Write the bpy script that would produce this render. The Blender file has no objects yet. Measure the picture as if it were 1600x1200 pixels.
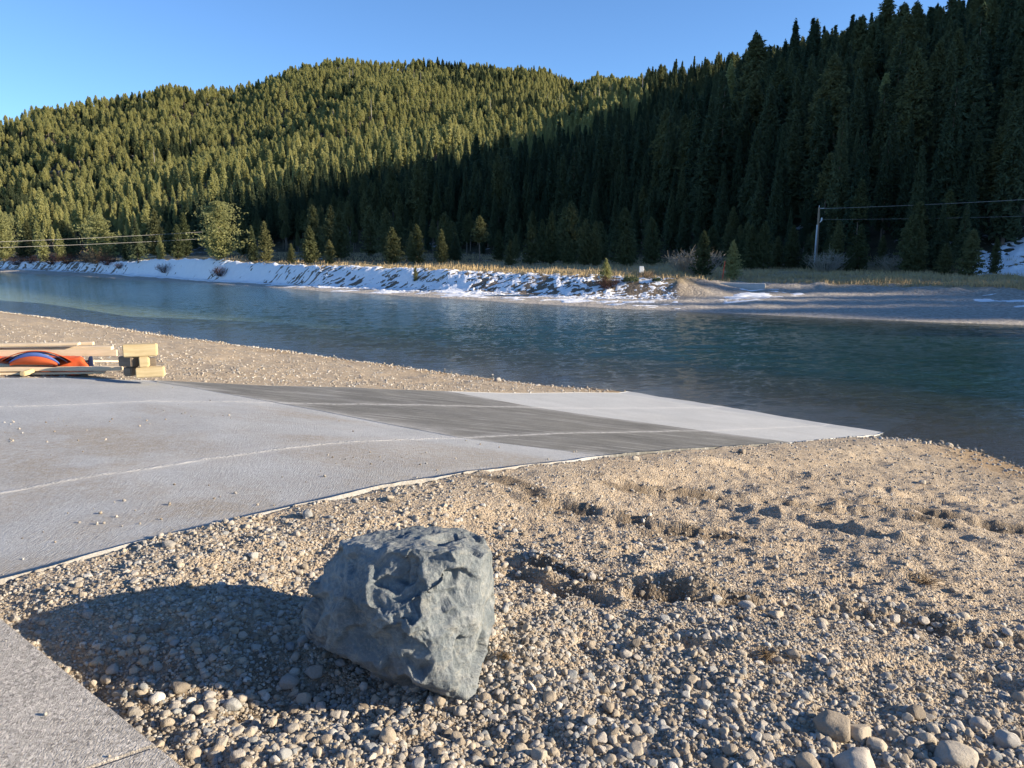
import bpy, bmesh, math, random
import numpy as np
from mathutils import Vector, Matrix

random.seed(7)
rng = np.random.default_rng(11)
R = math.radians
SC = bpy.context.scene
COL = SC.collection

# ------------------------------------------------------------------ camera, sky, sun, exposure
FPX, PITCH, CAMZ = 1209.0, R(10.0), 4.0
cam_data = bpy.data.cameras.new('camera')
cam = bpy.data.objects.new('camera', cam_data)
COL.objects.link(cam)
cam.location = (0, 0, CAMZ)
cam.rotation_euler = (R(90) - PITCH, 0, 0)
cam_data.sensor_width = 36
cam_data.lens = 36 * FPX / 1600
cam_data.clip_start = 0.1
cam_data.clip_end = 6000
SC.camera = cam

SUN_EL, SUN_AZ = R(16.5), R(99.0)          # azimuth clockwise from +Y (towards +X)
sun_dir = Vector((math.sin(SUN_AZ) * math.cos(SUN_EL), math.cos(SUN_AZ) * math.cos(SUN_EL), math.sin(SUN_EL)))
W = bpy.data.worlds.new('World')
SC.world = W
W.use_nodes = True
wn = W.node_tree.nodes
sky = wn.new('ShaderNodeTexSky')
sky.sky_type = 'NISHITA'
sky.sun_disc = False
sky.sun_elevation = SUN_EL
sky.sun_rotation = SUN_AZ
sky.altitude = 2000
sky.air_density = 1.0
sky.dust_density = 0.3
sky.ozone_density = 1.6
tint = wn.new('ShaderNodeMix'); tint.data_type = 'RGBA'; tint.blend_type = 'MULTIPLY'; tint.inputs[0].default_value = 1
tint.inputs[7].default_value = (0.66, 0.90, 1.18, 1)
W.node_tree.links.new(sky.outputs[0], tint.inputs[6]); W.node_tree.links.new(tint.outputs[2], wn['Background'].inputs[0])
wn['Background'].inputs[1].default_value = 0.09
sl = bpy.data.lights.new('sun', 'SUN')
sl.energy = 5.0
sl.angle = R(0.5)
sl.color = (1.0, 0.86, 0.66)
so = bpy.data.objects.new('sun', sl)
COL.objects.link(so)
so.rotation_euler = sun_dir.to_track_quat('Z', 'Y').to_euler()
SC.view_settings.view_transform = 'Standard'
SC.view_settings.look = 'None'
SC.view_settings.gamma = 1.0
SC.view_settings.exposure = 1.2
SC.cycles.max_bounces = 6
SC.cycles.transparent_max_bounces = 8

# ------------------------------------------------------------------ numeric helpers
def ray(u, v):
    a = (u - 800) / FPX
    b = -(v - 600) / FPX
    return np.array([a, math.cos(PITCH) + b * math.sin(PITCH), -math.sin(PITCH) + b * math.cos(PITCH)])

def on_z(u, v, z):
    r = ray(u, v)
    return r * ((CAMZ - z) / -r[2]) + np.array([0, 0, CAMZ])

def on_y(u, v, y):
    r = ray(u, v)
    return r * (y / r[1]) + np.array([0, 0, CAMZ])

def _hash(ix, iy, iz, seed):
    h = (ix.astype(np.uint32) * np.uint32(374761393) + iy.astype(np.uint32) * np.uint32(668265263)
         + iz.astype(np.uint32) * np.uint32(2246822519) + np.uint32((seed * 3266489917) & 0xFFFFFFFF))
    h = (h ^ (h >> np.uint32(13))) * np.uint32(1274126177)
    h = h ^ (h >> np.uint32(16))
    return (h & np.uint32(0xFFFFFF)).astype(np.float64) / 16777215.0 * 2 - 1

def vnoise(x, y, z=None, seed=0):
    x = np.asarray(x, float); y = np.asarray(y, float)
    if z is None: z = np.zeros_like(x)
    z = np.asarray(z, float)
    fx, fy, fz = np.floor(x), np.floor(y), np.floor(z)
    ix, iy, iz = fx.astype(np.int64), fy.astype(np.int64), fz.astype(np.int64)
    tx, ty, tz = x - fx, y - fy, z - fz
    s = lambda t: t * t * t * (t * (t * 6 - 15) + 10)
    tx, ty, tz = s(tx), s(ty), s(tz)
    def c(a, b, d): return _hash(ix + a, iy + b, iz + d, seed)
    l = lambda a, b, t: a + (b - a) * t
    return l(l(l(c(0,0,0), c(1,0,0), tx), l(c(0,1,0), c(1,1,0), tx), ty),
             l(l(c(0,0,1), c(1,0,1), tx), l(c(0,1,1), c(1,1,1), tx), ty), tz)

def fbm(x, y, z=None, oct=4, seed=0, gain=0.5):
    t = 0; a = 1.0; f = 1.0
    for i in range(oct):
        t = t + a * vnoise(np.asarray(x) * f + 17.3 * i, np.asarray(y) * f - 9.1 * i, None if z is None else np.asarray(z) * f, seed + i)
        a *= gain; f *= 2.03
    return t

def sstep(a, b, x):
    t = np.clip((x - a) / (b - a), 0, 1)
    return t * t * (3 - 2 * t)

def seg_dist(x, y, P):
    """distance to the polyline P, and the parameter (index + fraction) of the nearest point, signed by side"""
    best = np.full(np.shape(x), 1e9); sgn = np.zeros(np.shape(x)); par = np.zeros(np.shape(x))
    for i in range(len(P) - 1):
        ax, ay = P[i]; bx, by = P[i + 1]
        dx, dy = bx - ax, by - ay
        L2 = dx * dx + dy * dy
        t = np.clip(((x - ax) * dx + (y - ay) * dy) / L2, 0, 1)
        px, py = ax + t * dx, ay + t * dy
        d = np.hypot(x - px, y - py)
        m = d < best - 1e-9
        cr = dx * (y - ay) - dy * (x - ax)
        best = np.where(m, d, best); sgn = np.where(m, np.sign(cr), sgn); par = np.where(m, i + t, par)
    return best, sgn, par

# ------------------------------------------------------------------ object helpers
def new_mesh(name, verts, faces, mat=None, smooth=False, parent=None, attrs=None, loc=None):
    me = bpy.data.meshes.new(name)
    verts = np.asarray(verts, dtype=np.float32)
    if isinstance(faces, np.ndarray) and faces.ndim == 2:
        k = faces.shape[1]
        me.vertices.add(len(verts)); me.vertices.foreach_set('co', verts.ravel())
        me.loops.add(faces.size); me.loops.foreach_set('vertex_index', faces.ravel().astype(np.int32))
        me.polygons.add(len(faces))
        me.polygons.foreach_set('loop_start', np.arange(0, faces.size, k, dtype=np.int32))
        me.update(calc_edges=True); me.validate()
    else:
        me.from_pydata([tuple(map(float, v)) for v in verts], [], [tuple(map(int, f)) for f in faces])
        me.update()
    if smooth:
        me.polygons.foreach_set('use_smooth', np.ones(len(me.polygons), dtype=bool))
    if attrs:
        for k, a in attrs.items():
            at = me.attributes.new(k, 'FLOAT', 'POINT')
            at.data.foreach_set('value', np.asarray(a, dtype=np.float32))
    if mat: me.materials.append(mat)
    return link(name, me, parent, loc)

def link(name, me, parent=None, loc=None):
    o = bpy.data.objects.new(name, me)
    COL.objects.link(o)
    if parent: o.parent = parent
    if loc is not None: o.location = loc
    return o

def tag(o, label, cat, group=None):
    o['label'] = label; o['category'] = cat
    if group: o['group'] = group
    return o

def kind(o, k, label=None):
    o['kind'] = k
    if label: o['label'] = label
    return o

def empty(name, loc, rz=0, s=1.0):
    o = bpy.data.objects.new(name, None)
    COL.objects.link(o)
    o.location = loc; o.rotation_euler = (0, 0, rz)
    o.scale = (s, s, s) if not hasattr(s, '__len__') else s
    o.empty_display_size = 0.2
    return o

def grid_faces(n, m, wrap=False):
    """n rows of m vertices; wrap joins the last column to the first"""
    i = np.arange(n - 1)[:, None]; j = np.arange(m if wrap else m - 1)[None, :]
    j2 = (j + 1) % m
    return np.stack([i * m + j, i * m + j2, (i + 1) * m + j2, (i + 1) * m + j], -1).reshape(-1, 4)

# ------------------------------------------------------------------ material helpers
class NT:
    def __init__(s, name):
        s.m = bpy.data.materials.new(name); s.m.use_nodes = True
        s.t = s.m.node_tree; s.n = s.t.nodes; s.l = s.t.links
        s.b = s.n['Principled BSDF']; s.out = s.n['Material Output']
        s.b.inputs['Roughness'].default_value = 0.85
        s.b.inputs['Specular IOR Level'].default_value = 0.25
    def node(s, typ, **kw):
        n = s.n.new(typ)
        for k, v in kw.items():
            if k in ('operation', 'blend_type', 'data_type', 'noise_dimensions', 'feature', 'attribute_name', 'distance', 'interpolation_type', 'invert', 'noise_type'): setattr(n, k, v)
            else: s.set(n.inputs[k.replace('_', ' ')], v)
        return n
    def set(s, sock, v):
        if isinstance(v, bpy.types.NodeSocket): s.l.new(v, sock)
        elif v is not None:
            if hasattr(sock, 'default_value') and hasattr(sock.default_value, '__len__') and not hasattr(v, '__len__'):
                sock.default_value = (v,) * len(sock.default_value)
            else:
                sock.default_value = (*v, 1.0) if hasattr(v, '__len__') and len(v) == 3 and len(sock.default_value) == 4 else v
    def coord(s, scale=(1, 1, 1), rot=(0, 0, 0), gen='Object', loc=(0, 0, 0)):
        if gen == 'World': src = s.node('ShaderNodeNewGeometry').outputs['Position']
        else: src = s.node('ShaderNodeTexCoord').outputs[gen]
        mp = s.n.new('ShaderNodeMapping'); s.l.new(src, mp.inputs[0])
        mp.inputs['Scale'].default_value = scale; mp.inputs['Rotation'].default_value = rot; mp.inputs['Location'].default_value = loc
        return mp.outputs[0]
    def noise(s, co, scale, detail=4, rough=0.55, dist=0.0):
        n = s.n.new('ShaderNodeTexNoise'); s.l.new(co, n.inputs['Vector'])
        n.inputs['Scale'].default_value = scale; n.inputs['Detail'].default_value = detail
        n.inputs['Roughness'].default_value = rough; n.inputs['Distortion'].default_value = dist
        return n.outputs['Fac']
    def vor(s, co, scale, out='Distance', feature='F1', rnd=1.0):
        n = s.n.new('ShaderNodeTexVoronoi'); n.feature = feature; s.l.new(co, n.inputs['Vector'])
        n.inputs['Scale'].default_value = scale; n.inputs['Randomness'].default_value = rnd
        return n.outputs[out]
    def ramp(s, fac, stops, interp='LINEAR'):
        n = s.n.new('ShaderNodeValToRGB'); s.set(n.inputs[0], fac)
        cr = n.color_ramp; cr.interpolation = interp
        while len(cr.elements) < len(stops): cr.elements.new(0.5)
        for e, (p, c) in zip(cr.elements, stops):
            e.position = p; e.color = (*c, 1) if hasattr(c, '__len__') else (c, c, c, 1)
        return n.outputs[0]
    def mix(s, fac, a, b, mode='MIX'):
        n = s.n.new('ShaderNodeMix'); n.data_type = 'RGBA'; n.blend_type = mode
        s.set(n.inputs[0], fac); s.set(n.inputs[6], a); s.set(n.inputs[7], b)
        return n.outputs[2]
    def math(s, op, a, b=0.0, c=None, clamp=False):
        n = s.n.new('ShaderNodeMath'); n.operation = op; n.use_clamp = clamp
        s.set(n.inputs[0], a); s.set(n.inputs[1], b)
        if c is not None: s.set(n.inputs[2], c)
        return n.outputs[0]
    def maprange(s, v, a, b, c=0.0, d=1.0, smooth=False):
        n = s.n.new('ShaderNodeMapRange')
        if smooth: n.interpolation_type = 'SMOOTHSTEP'
        for i, x in enumerate((v, a, b, c, d)): s.set(n.inputs[i], x)
        return n.outputs[0]
    def attr(s, name):
        n = s.n.new('ShaderNodeAttribute'); n.attribute_name = name
        return n.outputs['Fac']
    def rand(s):
        return s.n.new('ShaderNodeObjectInfo').outputs['Random']
    def bump(s, h, strength=0.5, dist=0.02, normal=None):
        n = s.n.new('ShaderNodeBump'); s.set(n.inputs['Height'], h)
        n.inputs['Strength'].default_value = strength; n.inputs['Distance'].default_value = dist
        if normal is not None: s.l.new(normal, n.inputs['Normal'])
        return n.outputs[0]
    def done(s, color=None, normal=None, rough=None, spec=None):
        if color is not None: s.set(s.b.inputs['Base Color'], color)
        if normal is not None: s.l.new(normal, s.b.inputs['Normal'])
        if rough is not None: s.set(s.b.inputs['Roughness'], rough)
        if spec is not None: s.set(s.b.inputs['Specular IOR Level'], spec)
        return s.m

def M_plain(name, col, rough=0.8, spec=0.25, vary=0.15, scale=20):
    t = NT(name); c = t.coord()
    f = t.noise(c, scale, 4)
    lo = tuple(x * (1 - vary) for x in col); hi = tuple(min(1, x * (1 + vary)) for x in col)
    return t.done(t.mix(f, lo, hi), rough=rough, spec=spec)

# near gravel ground
t = NT('gravel_ground')
c = t.coord(gen='World')
big = t.noise(c, 0.7, 5, 0.6)
mid = t.noise(c, 6, 5, 0.65)
fine = t.vor(c, 55, 'Color')
fine2 = t.vor(c, 120, 'Color')
fd = t.vor(c, 55); fd2 = t.vor(c, 120)
col = t.ramp(mid, [(0.3, (0.30, 0.235, 0.165)), (0.5, (0.42, 0.335, 0.24)), (0.7, (0.50, 0.41, 0.30))])
sep = t.n.new('ShaderNodeSeparateColor'); t.l.new(fine, sep.inputs[0])
col = t.mix(0.55, col, t.ramp(sep.outputs[0], [(0.0, (0.20, 0.155, 0.11)), (0.4, (0.38, 0.305, 0.22)), (0.75, (0.48, 0.405, 0.31)), (1.0, (0.62, 0.56, 0.47))]))
col = t.mix(t.maprange(big, 0.35, 0.65, 0, 0.35), col, (0.41, 0.31, 0.205))
wet = t.maprange(t.attr('wet'), 0, 1)
col = t.mix(wet, col, t.mix(1.0, col, (0.72, 0.60, 0.44), 'MULTIPLY'))
h = t.math('ADD', t.math('MULTIPLY', fd, -1.0), t.math('MULTIPLY', fd2, -0.5))
h = t.math('ADD', h, t.math('MULTIPLY', t.noise(c, 30, 4, 0.7), 1.2))
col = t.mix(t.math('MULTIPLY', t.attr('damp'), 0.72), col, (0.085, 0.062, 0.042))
t.done(col, t.bump(h, 0.9, 0.016), spec=0.15)
M_GROUND = t.m

# pebbles: colour from each stone's random number
def M_pebble(name, stops, bump=0.3):
    t = NT(name); c = t.coord()
    rn = t.rand()
    base = t.ramp(rn, stops)
    n1 = t.noise(c, 9, 6, 0.7)
    col = t.mix(t.maprange(n1, 0.35, 0.7, 0, 0.55), base, t.mix(1.0, base, (0.72, 0.62, 0.50), 'MULTIPLY'))
    col = t.mix(t.maprange(t.noise(c, 60, 3), 0.55, 0.75, 0, 0.35), col, (0.52, 0.46, 0.38))
    col = t.mix(t.maprange(t.noise(c, 3.0, 5, .7), 0.5, 0.75, 0, 0.6), col, t.mix(1.0, col, (0.80, 0.79, 0.78), 'MULTIPLY'))
    return t.done(col, t.bump(t.math('ADD', t.noise(c, 3.5, 6, 0.75), t.math('MULTIPLY', t.noise(c, 18, 4, 0.7), .3)), 0.5, 0.035), spec=0.2)
STONES = [(0.0, (0.22, 0.19, 0.155)), (0.2, (0.40, 0.345, 0.27)), (0.42, (0.50, 0.445, 0.36)), (0.58, (0.34, 0.325, 0.30)), (0.75, (0.56, 0.51, 0.44)), (0.88, (0.29, 0.31, 0.32)), (1.0, (0.68, 0.65, 0.59))]
M_PEB = M_pebble('river_stone', STONES)

# concrete
RA = (0.669, 0.743); RN = (-0.743, 0.669)     # along and across the ramp
def M_concrete(name, lo, hi, dust=0.5, joints=True, bro=0.6, streak=0.0, bumpd=0.004, base_rot=R(48), dustcol=(0.29, 0.245, 0.185), speckle=0.35):
    t = NT(name)
    w = t.coord(gen='World')
    wr = t.coord(gen='World', rot=(0, 0, -base_rot))
    n1 = t.noise(w, 1.1, 6, 0.65)
    n2 = t.noise(w, 14, 5, 0.7)
    n3 = t.noise(w, 160, 3, 0.6)
    col = t.mix(t.maprange(n1, 0.3, 0.7), lo, hi)
    col = t.mix(t.maprange(n2, 0.3, 0.75, 0, 0.35), col, tuple(x * 0.78 for x in lo))
    col = t.mix(t.maprange(n3, 0.5, 0.8, 0, 0.5), col, tuple(min(1, x * 1.35) for x in hi))
    # brown dust tracked over the slab
    d1 = t.noise(t.coord(gen='World', scale=(0.6, 0.9, 1), loc=(3, 1, 0)), 0.55, 5, 0.6, 0.6)
    dm = t.math('MULTIPLY', t.maprange(d1, 0.48, 0.66, 0, 1, True), t.maprange(n2, 0.3, 0.6, 0.25, 1.0))
    at = t.attr('dust')
    dm = t.math('MULTIPLY', dm, dust)
    dm = t.math('MAXIMUM', dm, t.math('MULTIPLY', at, t.maprange(n2, 0.3, 0.6, 0.3, 0.9)))
    col = t.mix(dm, col, dustcol)
    v1 = t.vor(w, 85, 'Color'); sv = t.n.new('ShaderNodeSeparateColor'); t.l.new(v1, sv.inputs[0])
    col = t.mix(t.math('MULTIPLY', t.maprange(sv.outputs[0], 0.55, 1.0), speckle * .7), col, tuple(x * 0.45 for x in lo))
    col = t.mix(t.math('MULTIPLY', t.maprange(sv.outputs[1], 0.6, 1.0), speckle * .7), col, tuple(min(1, x * 1.45) for x in hi))
    if streak > 0:
        s1 = t.noise(t.coord(gen='World', rot=(0, 0, -R(12)), scale=(0.35, 5.0, 1)), 2.6, 6, 0.7)
        col = t.mix(t.maprange(s1, 0.52, 0.72, 0, streak), col, (0.46, 0.45, 0.43))
    # broom texture, grooves across the slope
    br = t.noise(t.coord(gen='World', rot=(0, 0, -base_rot), scale=(1, 0.12 if joints else 0.35, 1)), 110 if joints else 150, 3, 0.6)
    h = t.math('ADD', t.math('MULTIPLY', br, 1.0), t.math('MULTIPLY', n3, 0.5))
    if joints:
        cc = t.attr('lane')
        cc = t.math('ADD', cc, t.maprange(t.noise(w, 1.3, 3), 0.3, 0.7, -0.012, 0.012))
        for cj in (1.0, 2.0):
            dj = t.math('MULTIPLY', t.math('ABSOLUTE', t.math('SUBTRACT', cc, cj)), 2.4)
            soft = t.maprange(dj, 0.03, 0.22, 0.25, 0, True)
            col = t.mix(t.math('MULTIPLY', soft, t.maprange(n2, 0.3, 0.6)), col, (0.6, 0.585, 0.56))
            ln = t.math('MULTIPLY', t.maprange(dj, 0.018, 0.045, 0.75, 0), t.maprange(n2, 0.35, 0.6, 0.05, 1.0))
            col = t.mix(ln, col, (0.62, 0.60, 0.56))
            h = t.math('ADD', h, t.math('MULTIPLY', ln, 2.0))
    return t.done(col, t.bump(h, bro, bumpd), spec=0.2)
M_CON_TOP = M_concrete('dry_concrete', (0.32, 0.325, 0.325), (0.44, 0.445, 0.445), 0.7, bro=0.9, bumpd=0.008)
M_CON_DARK = M_concrete('damp_concrete', (0.10, 0.098, 0.09), (0.20, 0.195, 0.175), 0.0, streak=0.8, dustcol=(0.38, 0.375, 0.36))
M_CON_LOW = M_concrete('pale_concrete', (0.38, 0.385, 0.38), (0.48, 0.485, 0.475), 0.1)
M_CON_WALK = M_concrete('walk_concrete', (0.38, 0.35, 0.31), (0.52, 0.48, 0.43), 0.15, joints=False, bro=1.0, bumpd=0.016, base_rot=R(-30), speckle=1.0)

# far ground: beach, bank, meadow, forest floor by attributes
t = NT('far_ground')
c = t.coord(gen='World')
n = t.noise(c, 0.35, 6, 0.65); n2 = t.noise(c, 4, 5, 0.7)
beach = t.mix(t.maprange(n2, 0.35, 0.65), (0.30, 0.265, 0.22), (0.54, 0.49, 0.43))
mead = t.mix(t.maprange(n, 0.35, 0.65), (0.30, 0.225, 0.12), (0.42, 0.33, 0.19))
soil = t.mix(t.maprange(n2, 0.35, 0.65), (0.13, 0.105, 0.08), (0.24, 0.19, 0.14))
col = t.mix(t.attr('bank'), beach, soil)
col = t.mix(t.math('MULTIPLY', t.attr('meadow'), t.maprange(n2, 0.25, 0.5)), col, mead)
fl = t.mix(t.maprange(n, 0.4, 0.7), (0.05, 0.045, 0.028), (0.09, 0.075, 0.045))
fl = t.mix(t.maprange(t.noise(c, 0.12, 5, 0.7), 0.60, 0.66), fl, (0.45, 0.45, 0.46))
col = t.mix(t.attr('forest'), col, fl)
t.done(col, t.bump(t.math('ADD', t.noise(c, 7, 5, 0.75), t.math('MULTIPLY', t.vor(c, 5), 0.6)), 0.9, 0.12), spec=0.1)
M_FAR = t.m

t = NT('snow'); c = t.coord(gen='World')
t.done(t.mix(t.noise(c, 2, 5), (0.74, 0.75, 0.77), (0.88, 0.88, 0.88)), t.bump(t.noise(c, 3, 5), 0.4, 0.1), rough=0.7)
M_SNOW = t.m

# water: clear at the edge, green in the deep; all of it mirrors
t = NT('river_water')
c = t.coord(gen='World')
cs = t.coord(gen='World', scale=(0.75, 1.5, 1), rot=(0, 0, R(18)))
w1 = t.noise(cs, 1.1, 3, 0.55, 0.3)
w2 = t.noise(cs, 3.6, 4, 0.65, 0.2)
w3 = t.noise(t.coord(gen='World', scale=(0.8, 1.3, 1), rot=(0, 0, R(-25))), 8.0, 3, 0.6)
gust = t.maprange(t.noise(c, 0.06, 3), 0.35, 0.65, 0.55, 1.0)
h = t.math('ADD', t.math('MULTIPLY', w1, 0.6), t.math('ADD', t.math('MULTIPLY', w2, 0.70), t.math('MULTIPLY', w3, 0.40)))
h = t.math('MULTIPLY', h, gust)
nb = t.bump(h, 1.0, 0.055)
deep = t.node('ShaderNodeBsdfDiffuse'); 
deep.inputs['Color'].default_value = (0.014, 0.062, 0.054, 1)
t.l.new(t.ramp(t.attr('depth'), [(0.0, (0.17, 0.145, 0.09)), (0.12, (0.085, 0.09, 0.055)), (0.38, (0.018, 0.045, 0.036)), (1.0, (0.013, 0.040, 0.036))]), deep.inputs['Color'])
trn = t.node('ShaderNodeBsdfTransparent')
t.l.new(t.ramp(t.attr('depth'), [(0.0, (0.95, 0.93, 0.86)), (0.25, (0.80, 0.78, 0.60)), (1.0, (0.16, 0.25, 0.2))]), trn.inputs[0])
rfr = t.node('ShaderNodeBsdfRefraction'); rfr.inputs['IOR'].default_value = 1.33; rfr.inputs['Roughness'].default_value = 0.03; t.l.new(nb, rfr.inputs['Normal'])
see = t.node('ShaderNodeMixShader'); see.inputs[0].default_value = 0.3; t.l.new(trn.outputs[0], see.inputs[1]); t.l.new(rfr.outputs[0], see.inputs[2]); t.l.new(trn.inputs[0].links[0].from_socket, rfr.inputs['Color'])
body = t.node('ShaderNodeMixShader'); t.l.new(t.maprange(t.attr('depth'), 0.0, 0.6, 0.22, 1.0), body.inputs[0])
t.l.new(see.outputs[0], body.inputs[1]); t.l.new(deep.outputs[0], body.inputs[2])
gl = t.node('ShaderNodeBsdfGlossy'); gl.inputs['Roughness'].default_value = 0.05; gl.inputs['Color'].default_value = (0.92, 0.98, 0.95, 1); t.l.new(nb, gl.inputs['Normal'])
fr = t.node('ShaderNodeFresnel'); fr.inputs['IOR'].default_value = 1.33; t.l.new(nb, fr.inputs['Normal'])
mx = t.node('ShaderNodeMixShader'); t.l.new(fr.outputs[0], mx.inputs[0]); t.l.new(body.outputs[0], mx.inputs[1]); t.l.new(gl.outputs[0], mx.inputs[2])
t.l.new(mx.outputs[0], t.out.inputs[0])
M_WATER = t.m

def M_needles(name, lo, hi):
    t = NT(name); c = t.coord()
    rn = t.rand()
    col = t.mix(rn, lo, hi)
    col = t.mix(t.maprange(t.noise(c, 0.9, 4), 0.4, 0.75, 0, 0.4), col, tuple(x * 0.7 for x in lo))
    t.done(col, rough=0.7, spec=0.15)
    tr = t.node('ShaderNodeBsdfTranslucent'); t.l.new(col, tr.inputs[0])
    m = t.node('ShaderNodeMixShader'); m.inputs[0].default_value = 0.45
    t.l.new(t.b.outputs[0], m.inputs[1]); t.l.new(tr.outputs[0], m.inputs[2]); t.l.new(m.outputs[0], t.out.inputs[0])
    return t.m
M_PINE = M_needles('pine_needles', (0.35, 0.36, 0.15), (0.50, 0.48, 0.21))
M_PINE_SHADE = M_needles('shade_tinted_pine_needles', (0.10, 0.12, 0.055), (0.20, 0.20, 0.09))  # dark copy of the pine needles; slope shade put into the base colour
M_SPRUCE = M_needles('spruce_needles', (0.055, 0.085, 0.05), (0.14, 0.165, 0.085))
M_BUSHY = M_needles('sun_tinted_pine_needles', (0.30, 0.31, 0.13), (0.36, 0.36, 0.16))  # lit copy for the bank pines, sunlight mixed into the base colour
t = NT('bark'); c = t.coord(scale=(1, 1, 0.2))
t.done(t.mix(t.noise(c, 6, 4), (0.10, 0.075, 0.055), (0.26, 0.21, 0.17)), rough=0.9)
M_BARK = t.m
M_SNAG = M_plain('dead_wood', (0.36, 0.33, 0.30), 0.9, 0.1, 0.25, 4)

# ------------------------------------------------------------------ terrain functions: near bank
NEAR_PX = [(0, 487), (100, 500), (200, 515), (300, 530), (400, 543), (500, 556), (600, 570), (700, 583), (800, 597), (900, 608), (945, 612),
           (1090, 638), (1230, 656), (1360, 682), (1440, 690), (1520, 704), (1600, 735)]
NEAR = [tuple(on_z(u, v, 0)[:2]) for u, v in NEAR_PX]
NEAR = [(-130, 135), (-70, 88)] + NEAR + [(11.5, 10.5), (16, 4), (30, -6), (90, -40), (200, -80)]
PD = np.array([-60, -25, -12, -6, -3, -1, 0, 2.0, 4.6, 6.0, 8.0, 9.5, 11.0, 12.5, 13.5, 15.0, 17, 25, 60])
PZ = np.array([-3.2, -3.0, -1.9, -0.55, -0.19, -0.06, 0, 0.32, 0.72, 0.95, 1.28, 1.53, 1.74, 1.97, 2.08, 2.17, 2.22, 2.3, 2.6])
def prof(d): return np.interp(d, PD, PZ)
def ramp_z(x, y):
    s = (np.asarray(x) + np.asarray(y)) / 1.41421
    return prof(17.0 - s) + 0.03
def c_near(a): return np.interp(a, [-7, 1.0, 2.6, 4.6, 7, 17, 25], [4.5, 4.70, 4.76, 4.82, 4.96, 5.03, 5.05])
def c_j1(a): return np.interp(a, [-7, 1.5, 5, 7.8, 12, 18], [6.5, 6.46, 6.42, 6.3, 6.22, 6.2])
def c_j2(a): return np.interp(a, [-7, 2.5, 3.8, 5.1, 8.4, 11, 17], [11.2, 10.2, 9.8, 9.4, 8.95, 8.9, 9.05])
def c_far(a): return np.interp(a, [-7, 3.2, 4.6, 6.4, 8.9, 12, 17, 22], [15.5, 12.75, 11.9, 11.4, 11.15, 11.2, 11.9, 12.2])
def ac(x, y): return RA[0] * x + RA[1] * y, RN[0] * x + RN[1] * y
WALK = [(-2.95, 3.81), (-1.07, 2.28), (0.2, 1.25), (2.2, -0.38), (-1.0, -4.3), (-6.2, -0.2)]

RUTS = [  # pixel polylines, height, width
    ([(705, 742), (760, 762), (860, 790), (960, 812), (1070, 832), (1160, 842)], 0.053, 0.09),
    ([(740, 760), (820, 790), (930, 815), (1060, 840)], 0.025, 0.07),
    ([(765, 864), (860, 888), (960, 914), (1060, 934), (1140, 950)], 0.059, 0.09),
    ([(1010, 920), (1130, 940), (1240, 954), (1360, 968), (1480, 988), (1660, 1010)], 0.046, 0.09),
    ([(960, 765), (1130, 774), (1250, 788), (1380, 806), (1500, 826)], 0.037, 0.09),
    ([(790, 892), (880, 915), (980, 940)], 0.043, 0.07),
    ([(1330, 786), (1440, 800), (1530, 815), (1660, 838)], 0.053, 0.09),
    ([(860, 745), (1000, 765), (1200, 800), (1400, 850), (1640, 885)], 0.038, 0.08),
    ([(1000, 722), (1200, 740), (1400, 770), (1640, 792)], 0.043, 0.10),
    ([(900, 850), (1100, 870), (1300, 905), (1640, 930)], 0.025, 0.07),
    ([(1250, 705), (1400, 722), (1640, 760)], 0.034, 0.12),
    ([(1000, 1000), (1200, 1030), (1400, 1045), (1640, 1080)], 0.025, 0.07),
    ([(480, 800), (420, 850), (330, 880), (260, 905)], 0.043, 0.12),
]
RUTW = []
BCX, BCY = -0.35, 3.35            # where the boulder rests

def slope_hit(u, v):
    z = 1.8
    for _ in range(14):
        q = on_z(u, v, z); d, s, _p = seg_dist(np.array([q[0]]), np.array([q[1]]), NEAR); z = 0.4 * z + 0.6 * float(prof(-d * s)[0])
    return (float(q[0]), float(q[1]))
for P, hh, ww in RUTS:
    RUTW.append(([slope_hit(u, v) for u, v in P], hh * 1.35, ww))

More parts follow.
